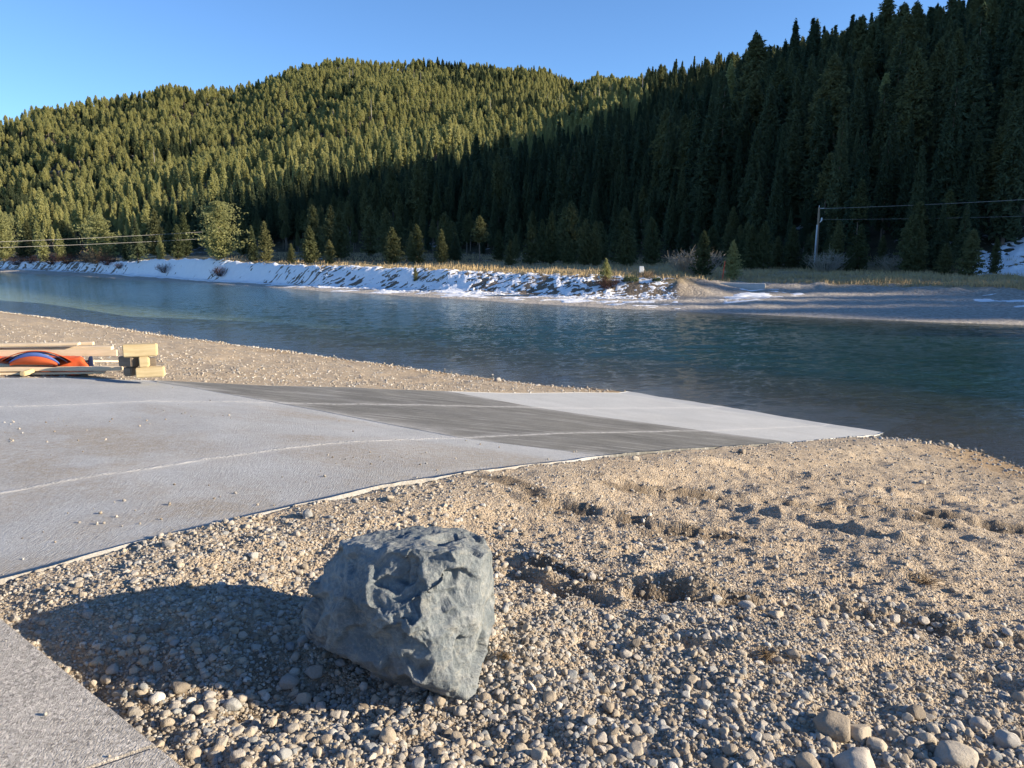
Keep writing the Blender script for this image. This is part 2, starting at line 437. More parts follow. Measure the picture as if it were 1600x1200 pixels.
def near_z(x, y, detail=True):
    x = np.asarray(x, float); y = np.asarray(y, float)
    d, s, p = seg_dist(x, y, NEAR)
    d = -d * s                      # positive on the camera side
    z = prof(d)
    if not detail: return z
    r = np.hypot(x, y)
    land = sstep(-0.5, 1.5, d)
    a, c = ac(x, y); CMIN, CMAX = c_near(a), c_far(a)
    # heaped gravel along the near side of the ramp
    z = z + 0.05 * np.exp(-((c - CMIN + 0.6) / 0.5) ** 2) * land * (0.6 + 0.7 * vnoise(x * .9, y * .9, seed=3))
    z = z + (0.045 * fbm(x * 0.55, y * 0.55, oct=3, seed=5) + 0.022 * fbm(x * 2.1, y * 2.1, oct=3, seed=6)) * land
    z = z + 0.016 * fbm(x * 8, y * 8, oct=2, seed=8) * land * sstep(22, 9, r) + 0.03 * np.clip(fbm(x * 4.2, y * 4.2, oct=2, seed=18) - .25, 0, 1) * land
    m = r < 14
    if np.any(m):
        xx, yy = x[m], y[m]
        n = np.abs(vnoise(xx * 22, yy * 22, seed=9)) * 0.012 + np.abs(vnoise(xx * 48, yy * 48, seed=10)) * 0.006
        z[m] += n * land[m] * sstep(14, 8, r[m])
    clod = np.zeros_like(x)
    for P, hh, ww in RUTW:
        dd, ss, pp = seg_dist(x, y, P)
        if hh > .04: clod = np.maximum(clod, np.exp(-(dd / (ww * 2.2)) ** 2))
        ends = sstep(-0.0, 0.4, pp) * sstep(len(P) - 1.0, len(P) - 1.5, pp)
        nz = 0.85 + 0.4 * vnoise(x * 5, y * 5, seed=12)
        wob = dd * ss + 0.05 * vnoise(x * 2.2, y * 2.2, seed=14) + 0.02 * vnoise(x * 9, y * 9, seed=15)
        z = z + hh * ends * (np.exp(-((wob - ww * .6) / ww) ** 2) - 0.85 * np.exp(-((wob + ww * .9) / (ww * .8)) ** 2)) * nz
    z = z + clod * 0.022 * np.clip(fbm(x * 13, y * 13, oct=2, seed=19) + .1, -.3, 1) * (r < 16)
    # hollow round and left of the boulder
    z = z - 0.13 * np.exp(-(((x + 0.95) / 0.55) ** 2 + ((y - 3.02) / 0.32) ** 2)) - 0.05 * np.exp(-(((x + 1.7) / 0.35) ** 2 + ((y - 3.1) / 0.25) ** 2))
    z = z + 0.07 * np.exp(-(((x + 1.55) / 0.5) ** 2 + ((y - 3.75) / 0.25) ** 2))
    # sink under slabs
    under = sstep(CMIN - 0.02, CMIN + 0.10, c) * sstep(CMAX + 0.02, CMAX - 0.10, c) * (a < 19.5)
    z = z - under * 0.18
    up = sstep(CMAX - .05, CMAX + 0.1, c) * sstep(2.0, 0.3, c - CMAX) * (a > 0)
    z = np.where(up > 0, np.maximum(z * (1 - up) + up * (ramp_z(x, y) - 0.01), -9), z)
    dn = sstep(CMIN + 0.03, CMIN - 0.02, c) * sstep(1.2, 0.1, CMIN - c) * sstep(17.5, 15.5, a)
    z = z * (1 - 0.85 * dn) + 0.85 * dn * (ramp_z(x, y) + 0.002 + 0.022 * fbm(x * 2.6, y * 2.6, oct=3, seed=33) + 0.045 * sstep(0.1, .8, CMIN - c))
    # pavement slab where the camera stands
    w = walk_inside(x, y)
    z = np.where(w > -0.06, np.minimum(z, 2.16), z)
    z = z - 0.05 * np.exp(-((w + 0.12) / 0.14) ** 2)
    return z

def walk_inside(x, y):
    """signed distance, positive inside the walk slab (convex, clockwise)"""
    m = np.full(np.shape(x), 1e9)
    n = len(WALK)
    for i in range(n):
        ax, ay = WALK[i]; bx, by = WALK[(i + 1) % n]
        L = math.hypot(bx - ax, by - ay)
        m = np.minimum(m, -((bx - ax) * (y - ay) - (by - ay) * (x - ax)) / L)
    return m

# ------------------------------------------------------------------ terrain functions: far bank (tables over the bearing)
def px_theta(u, v):
    r = ray(u, v); return math.atan2(r[0], r[1])
SHORE = [(-500, 417), (-200, 420), (0, 425), (100, 430), (200, 436), (330, 443), (500, 455), (640, 463), (800, 473), (960, 482), (1100, 488), (1300, 497), (1450, 503), (1600, 508), (1900, 522)]
FOOT = [(-500, 413), (0, 420), (100, 424), (200, 430), (330, 439), (500, 448), (700, 457), (900, 464), (1060, 467), (1160, 461), (1300, 456), (1600, 466), (1900, 475)]
CREST = [(-500, 404), (0, 408), (100, 409), (200, 409), (240, 406), (330, 405), (400, 411), (500, 415), (700, 421), (900, 430), (1060, 435), (1160, 441), (1300, 442), (1600, 450), (1900, 458)]
SKY = [(-500, 260), (0, 172), (60, 152), (120, 147), (200, 150), (300, 133), (400, 114), (450, 102), (560, 97), (650, 97), (750, 104), (850, 106), (930, 108), (985, 108), (1035, 113),
       (1065, 116), (1120, 96), (1180, 78), (1240, 58), (1300, 42), (1360, 37), (1440, 24), (1500, 14), (1600, 2), (1800, -20)]
TH, RS = [], []
for u, v in SHORE:
    q = on_z(u, v, 0); TH.append(math.atan2(q[0], q[1])); RS.append(math.hypot(q[0], q[1]))
TH += [R(60), R(90), R(130), R(170)]; RS += [38, 62, 120, 200]
TH, RS = np.array(TH), np.array(RS)
def f_rs(th): return np.interp(th, TH, RS)
def build_tab(tab, slope):
    th_, rr, zz = [], [], []
    for (u, v) in tab:
        r = ray(u, v); hr = math.hypot(r[0], r[1]); th = math.atan2(r[0], r[1]); e = -r[2] / hr
        rs = f_rs(th); t_ = (CAMZ + slope * rs) / (e + slope)
        th_.append(th); rr.append(max(t_, rs + 0.5)); zz.append(CAMZ - e * rr[-1])
    return np.array(th_), np.array(rr), np.array(zz)
FT, FR, FZ = build_tab(FOOT, 0.045)
CT, CR, CZ = [], [], []
for (u, v) in CREST:
    r = ray(u, v); hr = math.hypot(r[0], r[1]); th = math.atan2(r[0], r[1]); e = -r[2] / hr
    if u <= 1100: rc = np.interp(th, FT, FR) + 4.5
    else:
        sl_ = 0.062; rs = f_rs(th); rc = (CAMZ + sl_ * rs) / (e + sl_)
    CT.append(th); CR.append(rc); CZ.append(CAMZ - e * rc)
CT, CR, CZ = map(np.array, (CT, CR, CZ))
def ext(T, V, add):
    return np.concatenate([T, [a for a, _ in add]]), np.concatenate([V, [b for _, b in add]])
FT2, FR = ext(FT, FR, [(R(60), 45), (R(90), 70), (R(130), 130)]); _, FZ = ext(FT, FZ, [(R(60), .4), (R(90), .5), (R(130), .5)])
CT2, CR = ext(CT, CR, [(R(60), 60), (R(90), 85), (R(130), 145)]); _, CZ = ext(CT, CZ, [(R(60), 1.5), (R(90), 1.8), (R(130), 2)])
TE = np.array([px_theta(u, 412) for u in (-500, 0, 200, 330, 420, 600, 900, 1100, 1300, 1480, 1600, 1900)] + [R(60), R(90), R(130)])
RE = np.array([230, 185, 150, 118, 100, 92, 92, 97, 98, 92, 88, 86, 90, 110, 190])
T0 = np.array([px_theta(u, 412) for u in (-500, 0, 200, 330, 420, 600, 780, 900, 1000, 1100, 1200, 1300, 1480, 1600, 1900)] + [R(60), R(90), R(130)])
R0 = np.array([420, 390, 350, 300, 270, 225, 195, 172, 150, 122, 106, 98, 92, 90, 100, 132, 125, 190])
RCT = np.array([px_theta(u, 100) for u in (-500, 0, 300, 600, 900, 980, 1060, 1120, 1240, 1400, 1600, 1900)] + [R(60), R(80), R(90), R(95), R(100), R(108)])
RCV = np.array([820, 840, 900, 960, 960, 760, 480, 420, 330, 280, 245, 225, 215, 215, 215, 210, 210, 210])
def sky_tab():
    th_, zz = [], []
    for u, v in SKY:
        r = ray(u, v); hr = math.hypot(r[0], r[1]); th = math.atan2(r[0], r[1]); e = r[2] / hr
        rc = np.interp(th, RCT, RCV)
        th_.append(th); zz.append(CAMZ + e * rc - (12 if rc > 600 else 17))
    th_ += [R(50), R(60), R(69), R(80.7), R(89.5), R(93), R(97), R(104), R(120)]
    zz += [76, 80, 72, 49, 43.5, 32, 12, 6, 4]  # unseen ridge right of view, heights shaped to shade the far bank
    return np.array(th_), np.array(zz)
ZCT, ZCV = sky_tab()
PWT = np.array([px_theta(u, 300) for u in (-500, 100, 400, 700, 900, 1050, 1300)]); PWV = np.array([1.25, 1.25, 1.2, 1.15, 1.1, 1.05, 0.95])
PST = np.array([px_theta(u, 100) for u in (-500, 940, 1060, 1600)] + [R(50), R(65), R(80), R(90), R(98)]); PSV = np.array([-0.25, -0.2, 0.16, 0.24, 0.30, 0.31, 0.06, -0.05, -0.2])  # unseen rise behind the ridge crest, set to throw shade on the hill

def far_z(x, y, detail=True, full=False):
    x = np.asarray(x, float); y = np.asarray(y, float)
    th = np.arctan2(x, y); r = np.hypot(x, y)
    rs = f_rs(th); rf = np.interp(th, FT2, FR); zf = np.interp(th, FT2, FZ)
    rc = np.interp(th, CT2, CR); zc = np.interp(th, CT2, CZ)
    r0 = np.interp(th, T0, R0); Rc = np.interp(th, RCT, RCV); zt = np.interp(th, ZCT, ZCV)
    pw = np.interp(th, PWT, PWV); ps = np.interp(th, PST, PSV)
    wob = 1.2 * fbm(th * 60, r * 0.05, oct=3, seed=21) * sstep(0, 6, r - rs) if detail else 0
    z = np.where(r < rs, -(rs - r) * 0.12, 0)
    z = np.maximum(z, -3.0)
    z = np.where(r >= rs, (r - rs) / np.maximum(rf - rs, .3) * zf, z)
    k = sstep(0, 1, (r - rf) / np.maximum(rc - rf, .5))
    z = np.where(r >= rf, zf + (zc - zf) * k, z)
    zm = 0.25
    z = np.where(r >= rc, zc + zm * sstep(0, 1, (r - rc) / 25.0), z)
    s = np.clip((r - r0) / (Rc - r0), 0, 1)
    z = np.where(r >= r0, zc + zm + (zt - zc - zm) * s ** pw, z)
    z = np.where(r > Rc, zt + (r - Rc) * ps, z)
    z = np.maximum(z, np.where(r > rs, 0.0, -3))
    if detail:
        up = sstep(0, 60, r - r0)
        amp = 0.5 + 7.0 * sstep(200, 600, r)
        z = z + up * amp * fbm(x * 0.011, y * 0.007, oct=3, seed=31)
        z = z + sstep(0, 3, r - rs) * (0.06 * fbm(x * 0.6, y * 0.6, oct=3, seed=32)) + sstep(0, 2, r - rf) * 0.10 * fbm(x * 0.9, y * 0.9, oct=2, seed=34)
    if full: return z, dict(th=th, r=r, rs=rs, rf=rf, rc=rc, r0=r0, Rc=Rc)
    return z

# ------------------------------------------------------------------ ground, water
def polar(th, rr):
    T, RR = np.meshgrid(th, rr)
    return (RR * np.sin(T)).ravel(), (RR * np.cos(T)).ravel()

th = np.concatenate([np.radians(np.arange(-42, 42, 0.16)), np.radians(np.linspace(42, 318, 90))[:-1]])
rr = np.exp(np.linspace(math.log(0.9), math.log(75), 920))
x, y = polar(th, rr)
z = near_z(x, y)
d, s, _ = seg_dist(x, y, NEAR); d = -d * s
wet = np.clip(sstep(0.40, 0.0, z) * 0.8, 0, 1)
damp = np.zeros_like(x)
mm = np.hypot(x, y) < 16
for k_, (P, hh, ww) in enumerate(RUTW[:7]):
    dd, ss, pp = seg_dist(x[mm], y[mm], P)
    damp[mm] = np.maximum(damp[mm], (1.0, .4, 1.1, .9, .8, .5, .7)[k_] * np.exp(-((dd * ss + ww * .5) / (ww * 1.5)) ** 2))
damp[mm] = np.clip(damp[mm] * (0.75 + 0.9 * fbm(x[mm] * 5, y[mm] * 5, oct=3, seed=23)), 0, 1)
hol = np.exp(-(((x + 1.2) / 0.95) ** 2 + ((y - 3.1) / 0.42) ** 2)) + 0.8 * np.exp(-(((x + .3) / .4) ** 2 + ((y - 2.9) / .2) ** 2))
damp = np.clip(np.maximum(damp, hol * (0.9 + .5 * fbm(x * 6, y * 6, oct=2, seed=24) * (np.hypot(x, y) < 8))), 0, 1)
# beyond the far shoreline the near sheet dives below the far one
thp = np.arctan2(x, y); rrp = np.hypot(x, y)
z = np.where((rrp > f_rs(thp) - 6) & (thp > -1.1) & (thp < 2.9), -3.6, z)
z[np.hypot(x, y) < 1.0] = 2.1
fc = grid_faces(len(rr), len(th), wrap=True)
vv = np.stack([x, y, z], 1)
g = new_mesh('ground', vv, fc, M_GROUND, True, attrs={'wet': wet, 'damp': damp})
kind(g, 'structure', 'tan gravel bank sloping down to the river')
# cap under the camera
ring = [(0.92 * math.sin(a), 0.92 * math.cos(a), 2.1) for a in np.linspace(0, 2 * math.pi, 24, endpoint=False)]
kind(new_mesh('ground', ring, [list(range(23, -1, -1))], M_GROUND), 'structure')

th = np.radians(np.concatenate([np.arange(-62, -36, 0.6), np.arange(-36, 36, 0.14), np.arange(36, 130, 0.8)]))
offs = np.concatenate([np.linspace(-7, 0, 6)[:-1], np.linspace(0, 45, 130), 45 + np.cumsum(np.exp(np.linspace(math.log(0.5), math.log(14), 230)))])
T, O = np.meshgrid(th, offs)
RR = f_rs(T) + O
x, y = (RR * np.sin(T)).ravel(), (RR * np.cos(T)).ravel()
z, P = far_z(x, y, full=True)
nz = 0.3 * fbm(x * 0.4, y * 0.4, oct=3, seed=41)
bank = sstep(-1.2, 0.6, P['r'] - P['rf'] + 2 * nz) * np.interp(P['th'], [px_theta(1030, 440), px_theta(1130, 440)], [1.0, 0.2])
meadow = sstep(-1.5, 0.5, P['r'] - P['rc'] + 4 * nz)
forest = sstep(-1, 4, P['r'] - np.interp(P['th'], TE, RE) + 6 * nz)
g = new_mesh('terrain', np.stack([x, y, z], 1), grid_faces(len(offs), len(th)), M_FAR, True,
             attrs={'bank': bank, 'meadow': meadow, 'forest': forest})
kind(g, 'structure', 'far river bank and forested hillsides behind it')

th = np.radians(np.concatenate([np.arange(-60, -37, 0.5), np.arange(-37, 37, 0.11), np.arange(37, 125, 0.5)]))
rr = np.concatenate([np.exp(np.arange(math.log(8), math.log(75), 0.0033)), np.exp(np.linspace(math.log(75.4), math.log(320), 120))])
x, y = polar(th, rr)
def bed_depth(x, y):
    dep = np.clip(-near_z(x, y, False), 0, 3)
    d2 = np.where(np.hypot(x, y) > f_rs(np.arctan2(x, y)) - 30, np.clip(-far_z(x, y, False), 0, 3), 3)
    return np.minimum(dep, d2)
dep = bed_depth(x, y)
r_ = np.hypot(x, y)
cr_, sr_ = math.cos(0.35), math.sin(0.35)
xa, ya = x * cr_ + y * sr_, -x * sr_ + y * cr_          # the wind blows across the river
amp = (0.35 + 0.65 * sstep(-.5, .5, vnoise(x * .06, y * .09, seed=201))) * sstep(0.0, 0.35, dep) * sstep(74, 40, r_) + 0.12 * sstep(0, .1, dep)
wv = 0.020 * vnoise(xa * 0.9, ya * 1.5, seed=202) + 0.0135 * vnoise(xa * 1.9 + .5 * vnoise(x, y, seed=205), ya * 3.2, seed=203) + 0.0075 * vnoise(xa * 3.6, ya * 6.2, seed=204)
g = new_mesh('water', np.stack([x, y, amp * wv], 1), grid_faces(len(rr), len(th)), M_WATER, True, attrs={'depth': dep / 3 * 1.6})
kind(g, 'structure', 'rippled blue green river')

# ------------------------------------------------------------------ boat ramp slabs and the walk
def solve_ramp(u, v):
    z = 1.5
    for _ in range(40):
        q = on_z(u, v, z); z = 0.5 * z + 0.5 * float(ramp_z(q[0], q[1]))
    return q
def line_i(px):
    q = np.array([ac(*solve_ramp(u, v)[:2]) for u, v in px])
    q = q[np.argsort(q[:, 1])]
    return lambda c: np.interp(c, q[:, 1], q[:, 0])
def line_a(px):
    q = np.array([ac(*solve_ramp(u, v)[:2]) for u, v in px])
    k = np.polyfit(q[:, 1], q[:, 0], 1)
    return lambda c: k[0] * c + k[1]
l1 = line_i([(250, 597), (430, 628), (720, 684), (940, 711)])
l2 = line_i([(720, 615), (860, 640), (1090, 672), (1230, 690)])
def slab(name, a0, a1, mat, label, thick=0.12, na=160, nc=90, dustf=None):
    K, U = np.meshgrid(np.linspace(0, 3, nc), np.linspace(0, 1, na))
    C = 4.8 + K * 2.2; A = C
    for _ in range(6):
        A0 = a0(C) if callable(a0) else a0 + 0 * C
        A1 = a1(C) if callable(a1) else a1 + 0 * C
        A = A0 + (A1 - A0) * U
        e = np.stack([c_near(A), c_j1(A), c_j2(A), c_far(A)], 0)
        k0 = np.clip(np.floor(K), 0, 2).astype(int); fr_ = K - k0
        lo = np.take_along_axis(e, k0[None], 0)[0]; hi = np.take_along_axis(e, k0[None] + 1, 0)[0]
        C = lo + (hi - lo) * fr_
    C = C + np.where(K == 0, 0.02 * vnoise(A * 2.5, A * 0, seed=51) + 0.012 * vnoise(A * 9, A * 0, seed=52), 0)
    X = (RA[0] * A + RN[0] * C).ravel(); Y = (RA[1] * A + RN[1] * C).ravel()
    KK = K.ravel()
    Z = ramp_z(X, Y) + 0.003 * fbm(X * 1.2, Y * 1.2, oct=2, seed=55)
    n = len(X)
    fc = grid_faces(na, nc)
    top = np.stack([X, Y, Z], 1)
    # skirt
    idx = np.arange(n).reshape(na, nc)
    loop = np.concatenate([idx[0, :], idx[1:, -1], idx[-1, -2::-1], idx[-2:0:-1, 0]])
    sk = top[loop] - [0, 0, thick]
    m = len(loop); i = np.arange(m); j = (i + 1) % m
    side = np.stack([loop[i], loop[j], n + j, n + i], 1)
    V = np.concatenate([top, sk]); F = np.concatenate([fc, side])
    dz = dustf(V[:, 0], V[:, 1]) if dustf else np.zeros(len(V))
    o = new_mesh(name, V, F[:, ::-1], mat, True, attrs={'dust': dz, 'lane': np.concatenate([KK, KK[loop]])})
    sm = np.ones(len(o.data.polygons), dtype=bool); sm[len(fc):] = False; o.data.polygons.foreach_set('use_smooth', sm)
    kind(o, 'structure', label)
    return o
def dust_mid(x, y):
    a, c = ac(x, y); n = fbm(x * 2.2, y * 2.2, oct=4, seed=66)
    d = 0.9 * np.exp(-((a - l1(c)) / 0.22) ** 2) + 0.8 * np.exp(-((a - l2(c)) / 0.3) ** 2)
    return np.clip(d * (0.8 + n) + 0.25 * np.clip(fbm(x * .7, y * 2.0, oct=4, seed=67), 0, 1), 0, .95)
def dust_top(x, y):
    a, c = ac(x, y)
    e = 0.75 * np.exp(-((c - c_near(a)) / 0.35) ** 2) * (0.5 + 0.7 * fbm(x * 1.5, y * 1.5, oct=3, seed=61))
    def blob(u, v, ra, rc, k):
        q = solve_ramp(u, v); a0, c0 = ac(q[0], q[1])
        return 1.35 * k * np.exp(-(((a - a0) / ra) ** 2 + ((c - c0) / rc) ** 2)) * (0.75 + 0.6 * fbm(x * 2.5, y * 2.5, oct=3, seed=63))
    b = blob(60, 700, 1.3, 1.0, .75) + blob(300, 790, 0.9, 0.5, .8) + blob(150, 740, 1.2, .5, .5) + blob(280, 690, 1.2, .5, .4) + blob(640, 730, 1.5, .4, .35)
    return np.clip(np.maximum(e, b), 0, 0.9)
slab('ramp_pavement', -7.0, lambda c: l1(c) - 0.004, M_CON_TOP, 'light grey dusty upper concrete of the boat ramp', dustf=dust_top)
slab('ramp_pavement', lambda c: l1(c) + 0.004, lambda c: l2(c) - 0.004, M_CON_DARK, 'dark damp middle concrete of the boat ramp', dustf=dust_mid)
slab('ramp_pavement', lambda c: l2(c) + 0.004, 20.5, M_CON_LOW, 'pale lower concrete of the boat ramp at the water')

def prism(name, poly, z0, z1, mat, bev=0.0, parent=None):
    bm = bmesh.new()
    vs = [bm.verts.new((p[0], p[1], z1)) for p in poly]
    f = bm.faces.new(vs)
    r = bmesh.ops.extrude_face_region(bm, geom=[f])
    for v in r['geom']:
        if isinstance(v, bmesh.types.BMVert): v.co.z = z0
    bmesh.ops.recalc_face_normals(bm, faces=bm.faces)
    if bev: bmesh.ops.bevel(bm, geom=[e for e in bm.edges], offset=bev, segments=2, affect='EDGES')
    me = bpy.data.meshes.new(name); bm.to_mesh(me); bm.free(); me.materials.append(mat)
    return link(name, me, parent)
j0 = on_z(150, 1197, 2.32)[:2]; j1 = on_z(248, 1163, 2.32)[:2]
jd = (j1 - j0) / np.linalg.norm(j1 - j0)
def clip(poly, p, n):
    out = []
    for i in range(len(poly)):
        a = np.array(poly[i]); b = np.array(poly[(i + 1) % len(poly)])
        da, db = (a - p) @ n, (b - p) @ n
        if da >= 0: out.append(tuple(a))
        if da * db < 0: out.append(tuple(a + (b - a) * da / (da - db)))
    return out
jn = np.array([-jd[1], jd[0]])
wa = clip(WALK, j0 + jn * 0.005, jn); wb = clip(WALK, j0 - jn * 0.005, -jn)
kind(prism('walkway_pavement', wa, 2.02, 2.32, M_CON_WALK, 0.008), 'structure', 'brushed concrete walk slab')
kind(prism('walkway_pavement', wb, 2.02, 2.32, M_CON_WALK, 0.008), 'structure', 'brushed concrete walk slab nearer the camera')

# ------------------------------------------------------------------ snow on the far bank
def snow_strip(th0, th1, nth, o_from, o_to, no, hfun, name='snow'):
    T, O = np.meshgrid(np.linspace(th0, th1, nth), np.linspace(0, 1, no))
    rf = np.interp(T, FT2, FR); rc = np.interp(T, CT2, CR)
    RR = (rf + o_from) + (rc - rf + o_to - o_from) * O
    X, Y = (RR * np.sin(T)).ravel(), (RR * np.cos(T)).ravel()
    Z = far_z(X, Y)
    hgt = hfun(X, Y, T.ravel(), RR.ravel(), O.ravel())
    F = grid_faces(no, nth)
    keep = (hgt[F] > -0.02).any(1)
    V = np.stack([X, Y, Z + hgt], 1)
    used = np.unique(F[keep]); mp = np.full(len(V), -1); mp[used] = np.arange(len(used))
    o = new_mesh(name, V[used], mp[F[keep]], M_SNOW, True)
    return kind(o, 'stuff', 'snow lying in patches on the far bank')
def bank_snow(X, Y, T, RR, O):
    n = fbm(T * 70 * 2.0, RR * 4.2, oct=3, seed=71, gain=0.7) * (0.7 + 0.5 * vnoise(X * .4, Y * .4, seed=72))
    big = fbm(T * 45, RR * 0.12, oct=2, seed=73)
    u = 800 + FPX * 1.01 * np.tan(T)
    cover = np.interp(u, [-500, 0, 60, 140, 200, 240, 430, 700, 950, 1050, 1120], [.4, .25, .1, .15, .6, .75, .35, .22, .15, .0, -1.5])
    edge = sstep(0, 0.12, O) * sstep(1.0, 0.86, O) - 1
    h = cover + n * 0.6 + 0.2 * big + edge * 1.2 - 0.12
    return np.clip(h * 0.12, -0.2, 0.09)
snow_strip(px_theta(-300, 410), px_theta(1110, 440), 1300, -1.5, 0.6, 60, bank_snow)
def low_snow(X, Y, T, RR, O):      # thin strips at the foot and on the beach
    n = fbm(X * 0.45, Y * 1.0, oct=4, seed=75, gain=0.6)
    u = 800 + FPX * 1.01 * np.tan(T)
    cover = np.interp(u, [400, 560, 800, 960, 1100, 1180, 1245, 1290, 1430, 1500, 1600, 1700], [-.2, .15, .3, .25, -.1, .45, .1, -1, -.7, .0, .25, .2])
    v0 = np.interp(u, [400, 800, 950, 1100, 1180, 1245, 1430, 1600], [0.35, 0.35, 0.3, 0.2, .45, .45, .4, .4])
    h = cover + n * 0.7 - np.abs(O - v0) * 2.6 - 0.15
    return np.clip(h * 0.15, -0.2, 0.05)
snow_strip(px_theta(400, 440), px_theta(1700, 440), 900, -6, 0.0, 70, low_snow)
def hill_snow(X, Y, T, RR, O):
    n = fbm(X * 0.5, Y * 0.5, oct=4, seed=77, gain=0.6)
    u = 800 + FPX * 1.01 * np.tan(T)
    lim = np.interp(u, [1480, 1520, 1600, 2300], [0.0, 0.12, 0.42, 0.6])
    h = sstep(1470, 1530, u) * 1.6 - 1.2 + n * 0.45 - 2.0 * np.clip(O - lim, 0, 1) + (sstep(0, .06, O) - 1)
    return np.clip(h * 0.3, -0.25, 0.15)
def snow_hill():
    T, O = np.meshgrid(np.linspace(px_theta(1460, 420), R(55), 500), np.linspace(0, 1, 90))
    r0 = np.interp(T, T0, R0)
    RR = r0 - 4 + 26 * O
    X, Y = (RR * np.sin(T)).ravel(), (RR * np.cos(T)).ravel()
    Z = far_z(X, Y); hgt = hill_snow(X, Y, T.ravel(), RR.ravel(), O.ravel())
    F = grid_faces(90, 500); keep = (hgt[F] > -0.02).any(1)
    V = np.stack([X, Y, Z + hgt], 1)
    used = np.unique(F[keep]); mp = np.full(len(V), -1); mp[used] = np.arange(len(used))
    kind(new_mesh('snow', V[used], mp[F[keep]], M_SNOW, True), 'stuff', 'snow on the slope at the foot of the ridge')
snow_hill()

# ------------------------------------------------------------------ scatter through geometry nodes (for what nobody could count)
def scatter(name, pts, rot, scl, idx, protos, label):
    me = bpy.data.meshes.new(name)
    me.vertices.add(len(pts)); me.vertices.foreach_set('co', np.asarray(pts, np.float32).ravel())
    a = me.attributes.new('rot', 'FLOAT_VECTOR', 'POINT'); a.data.foreach_set('vector', np.asarray(rot, np.float32).ravel())
    a = me.attributes.new('scl', 'FLOAT_VECTOR', 'POINT'); a.data.foreach_set('vector', np.asarray(scl, np.float32).ravel())
    a = me.attributes.new('idx', 'INT', 'POINT'); a.data.foreach_set('value', np.asarray(idx, np.int32))
    o = link(name, me)
    ng = bpy.data.node_groups.new(name, 'GeometryNodeTree')
    ng.interface.new_socket('Geometry', in_out='INPUT', socket_type='NodeSocketGeometry')
    ng.interface.new_socket('Geometry', in_out='OUTPUT', socket_type='NodeSocketGeometry')
    N, L = ng.nodes, ng.links
    gi, go = N.new('NodeGroupInput'), N.new('NodeGroupOutput')
    jv = N.new('GeometryNodeJoinGeometry')
    for ps in reversed(protos):      # the join reads its inputs last first
        jp = N.new('GeometryNodeJoinGeometry')
        for p in ps:
            oi = N.new('GeometryNodeObjectInfo'); oi.transform_space = 'ORIGINAL'; oi.inputs['Object'].default_value = p
            L.new(oi.outputs['Geometry'], jp.inputs[0])
        g2 = N.new('GeometryNodeGeometryToInstance'); L.new(jp.outputs[0], g2.inputs[0])
        L.new(g2.outputs[0], jv.inputs[0])
    def na(nm, typ):
        n = N.new('GeometryNodeInputNamedAttribute'); n.data_type = typ; n.inputs['Name'].default_value = nm
        return n.outputs[0]
    ip = N.new('GeometryNodeInstanceOnPoints')
    L.new(gi.outputs[0], ip.inputs['Points']); L.new(jv.outputs[0], ip.inputs['Instance'])
    ip.inputs['Pick Instance'].default_value = True
    L.new(na('idx', 'INT'), ip.inputs['Instance Index'])
    L.new(na('rot', 'FLOAT_VECTOR'), ip.inputs['Rotation']); L.new(na('scl', 'FLOAT_VECTOR'), ip.inputs['Scale'])
    L.new(ip.outputs[0], go.inputs[0])
    md = o.modifiers.new('scatter', 'NODES'); md.node_group = ng
    return kind(o, 'stuff', label)

# ------------------------------------------------------------------ stones
def stone_mesh(seed, sub=3, angular=0.0, flat=0.7):
    bm = bmesh.new(); bmesh.ops.create_icosphere(bm, subdivisions=sub, radius=1.0)
    V = np.array([v.co[:] for v in bm.verts])
    rg = np.random.default_rng(seed)
    ax = np.array([1.0, rg.uniform(.68, .95), flat * rg.uniform(.75, 1.1)])
    n = fbm(V[:, 0] * 0.9 + seed, V[:, 1] * 0.9, V[:, 2] * 0.9, oct=2, seed=seed)
    V = V * (1 + 0.24 * n)[:, None]
    for _ in range(int(3 + angular * 9)):
        d = rg.normal(size=3); d /= np.linalg.norm(d)
        lim = rg.uniform(0.62, 0.9) if angular > 0 else rg.uniform(.82, .98)
        k = V @ d; over = np.clip(k - lim, 0, None)
        V = V - over[:, None] * d * (0.95 if angular > 0 else 0.7)
    V = V * ax
    for v, c in zip(bm.verts, V): v.co = c
    for f in bm.faces: f.smooth = True
    me = bpy.data.meshes.new('stone'); bm.to_mesh(me); bm.free(); me.materials.append(M_PEB)
    return me
STONE_ME = [stone_mesh(100 + i, 3, angular=(0.35 if i % 3 else 0.9), flat=(0.72 if i % 2 else 0.85)) for i in range(10)]

def ground_hit(u, v):
    z = 2.1
    for i in range(9):
        q = on_z(u, v, z); z = 0.3 * z + 0.7 * float(near_z(np.array([q[0]]), np.array([q[1]]), i > 5)[0])
    return q
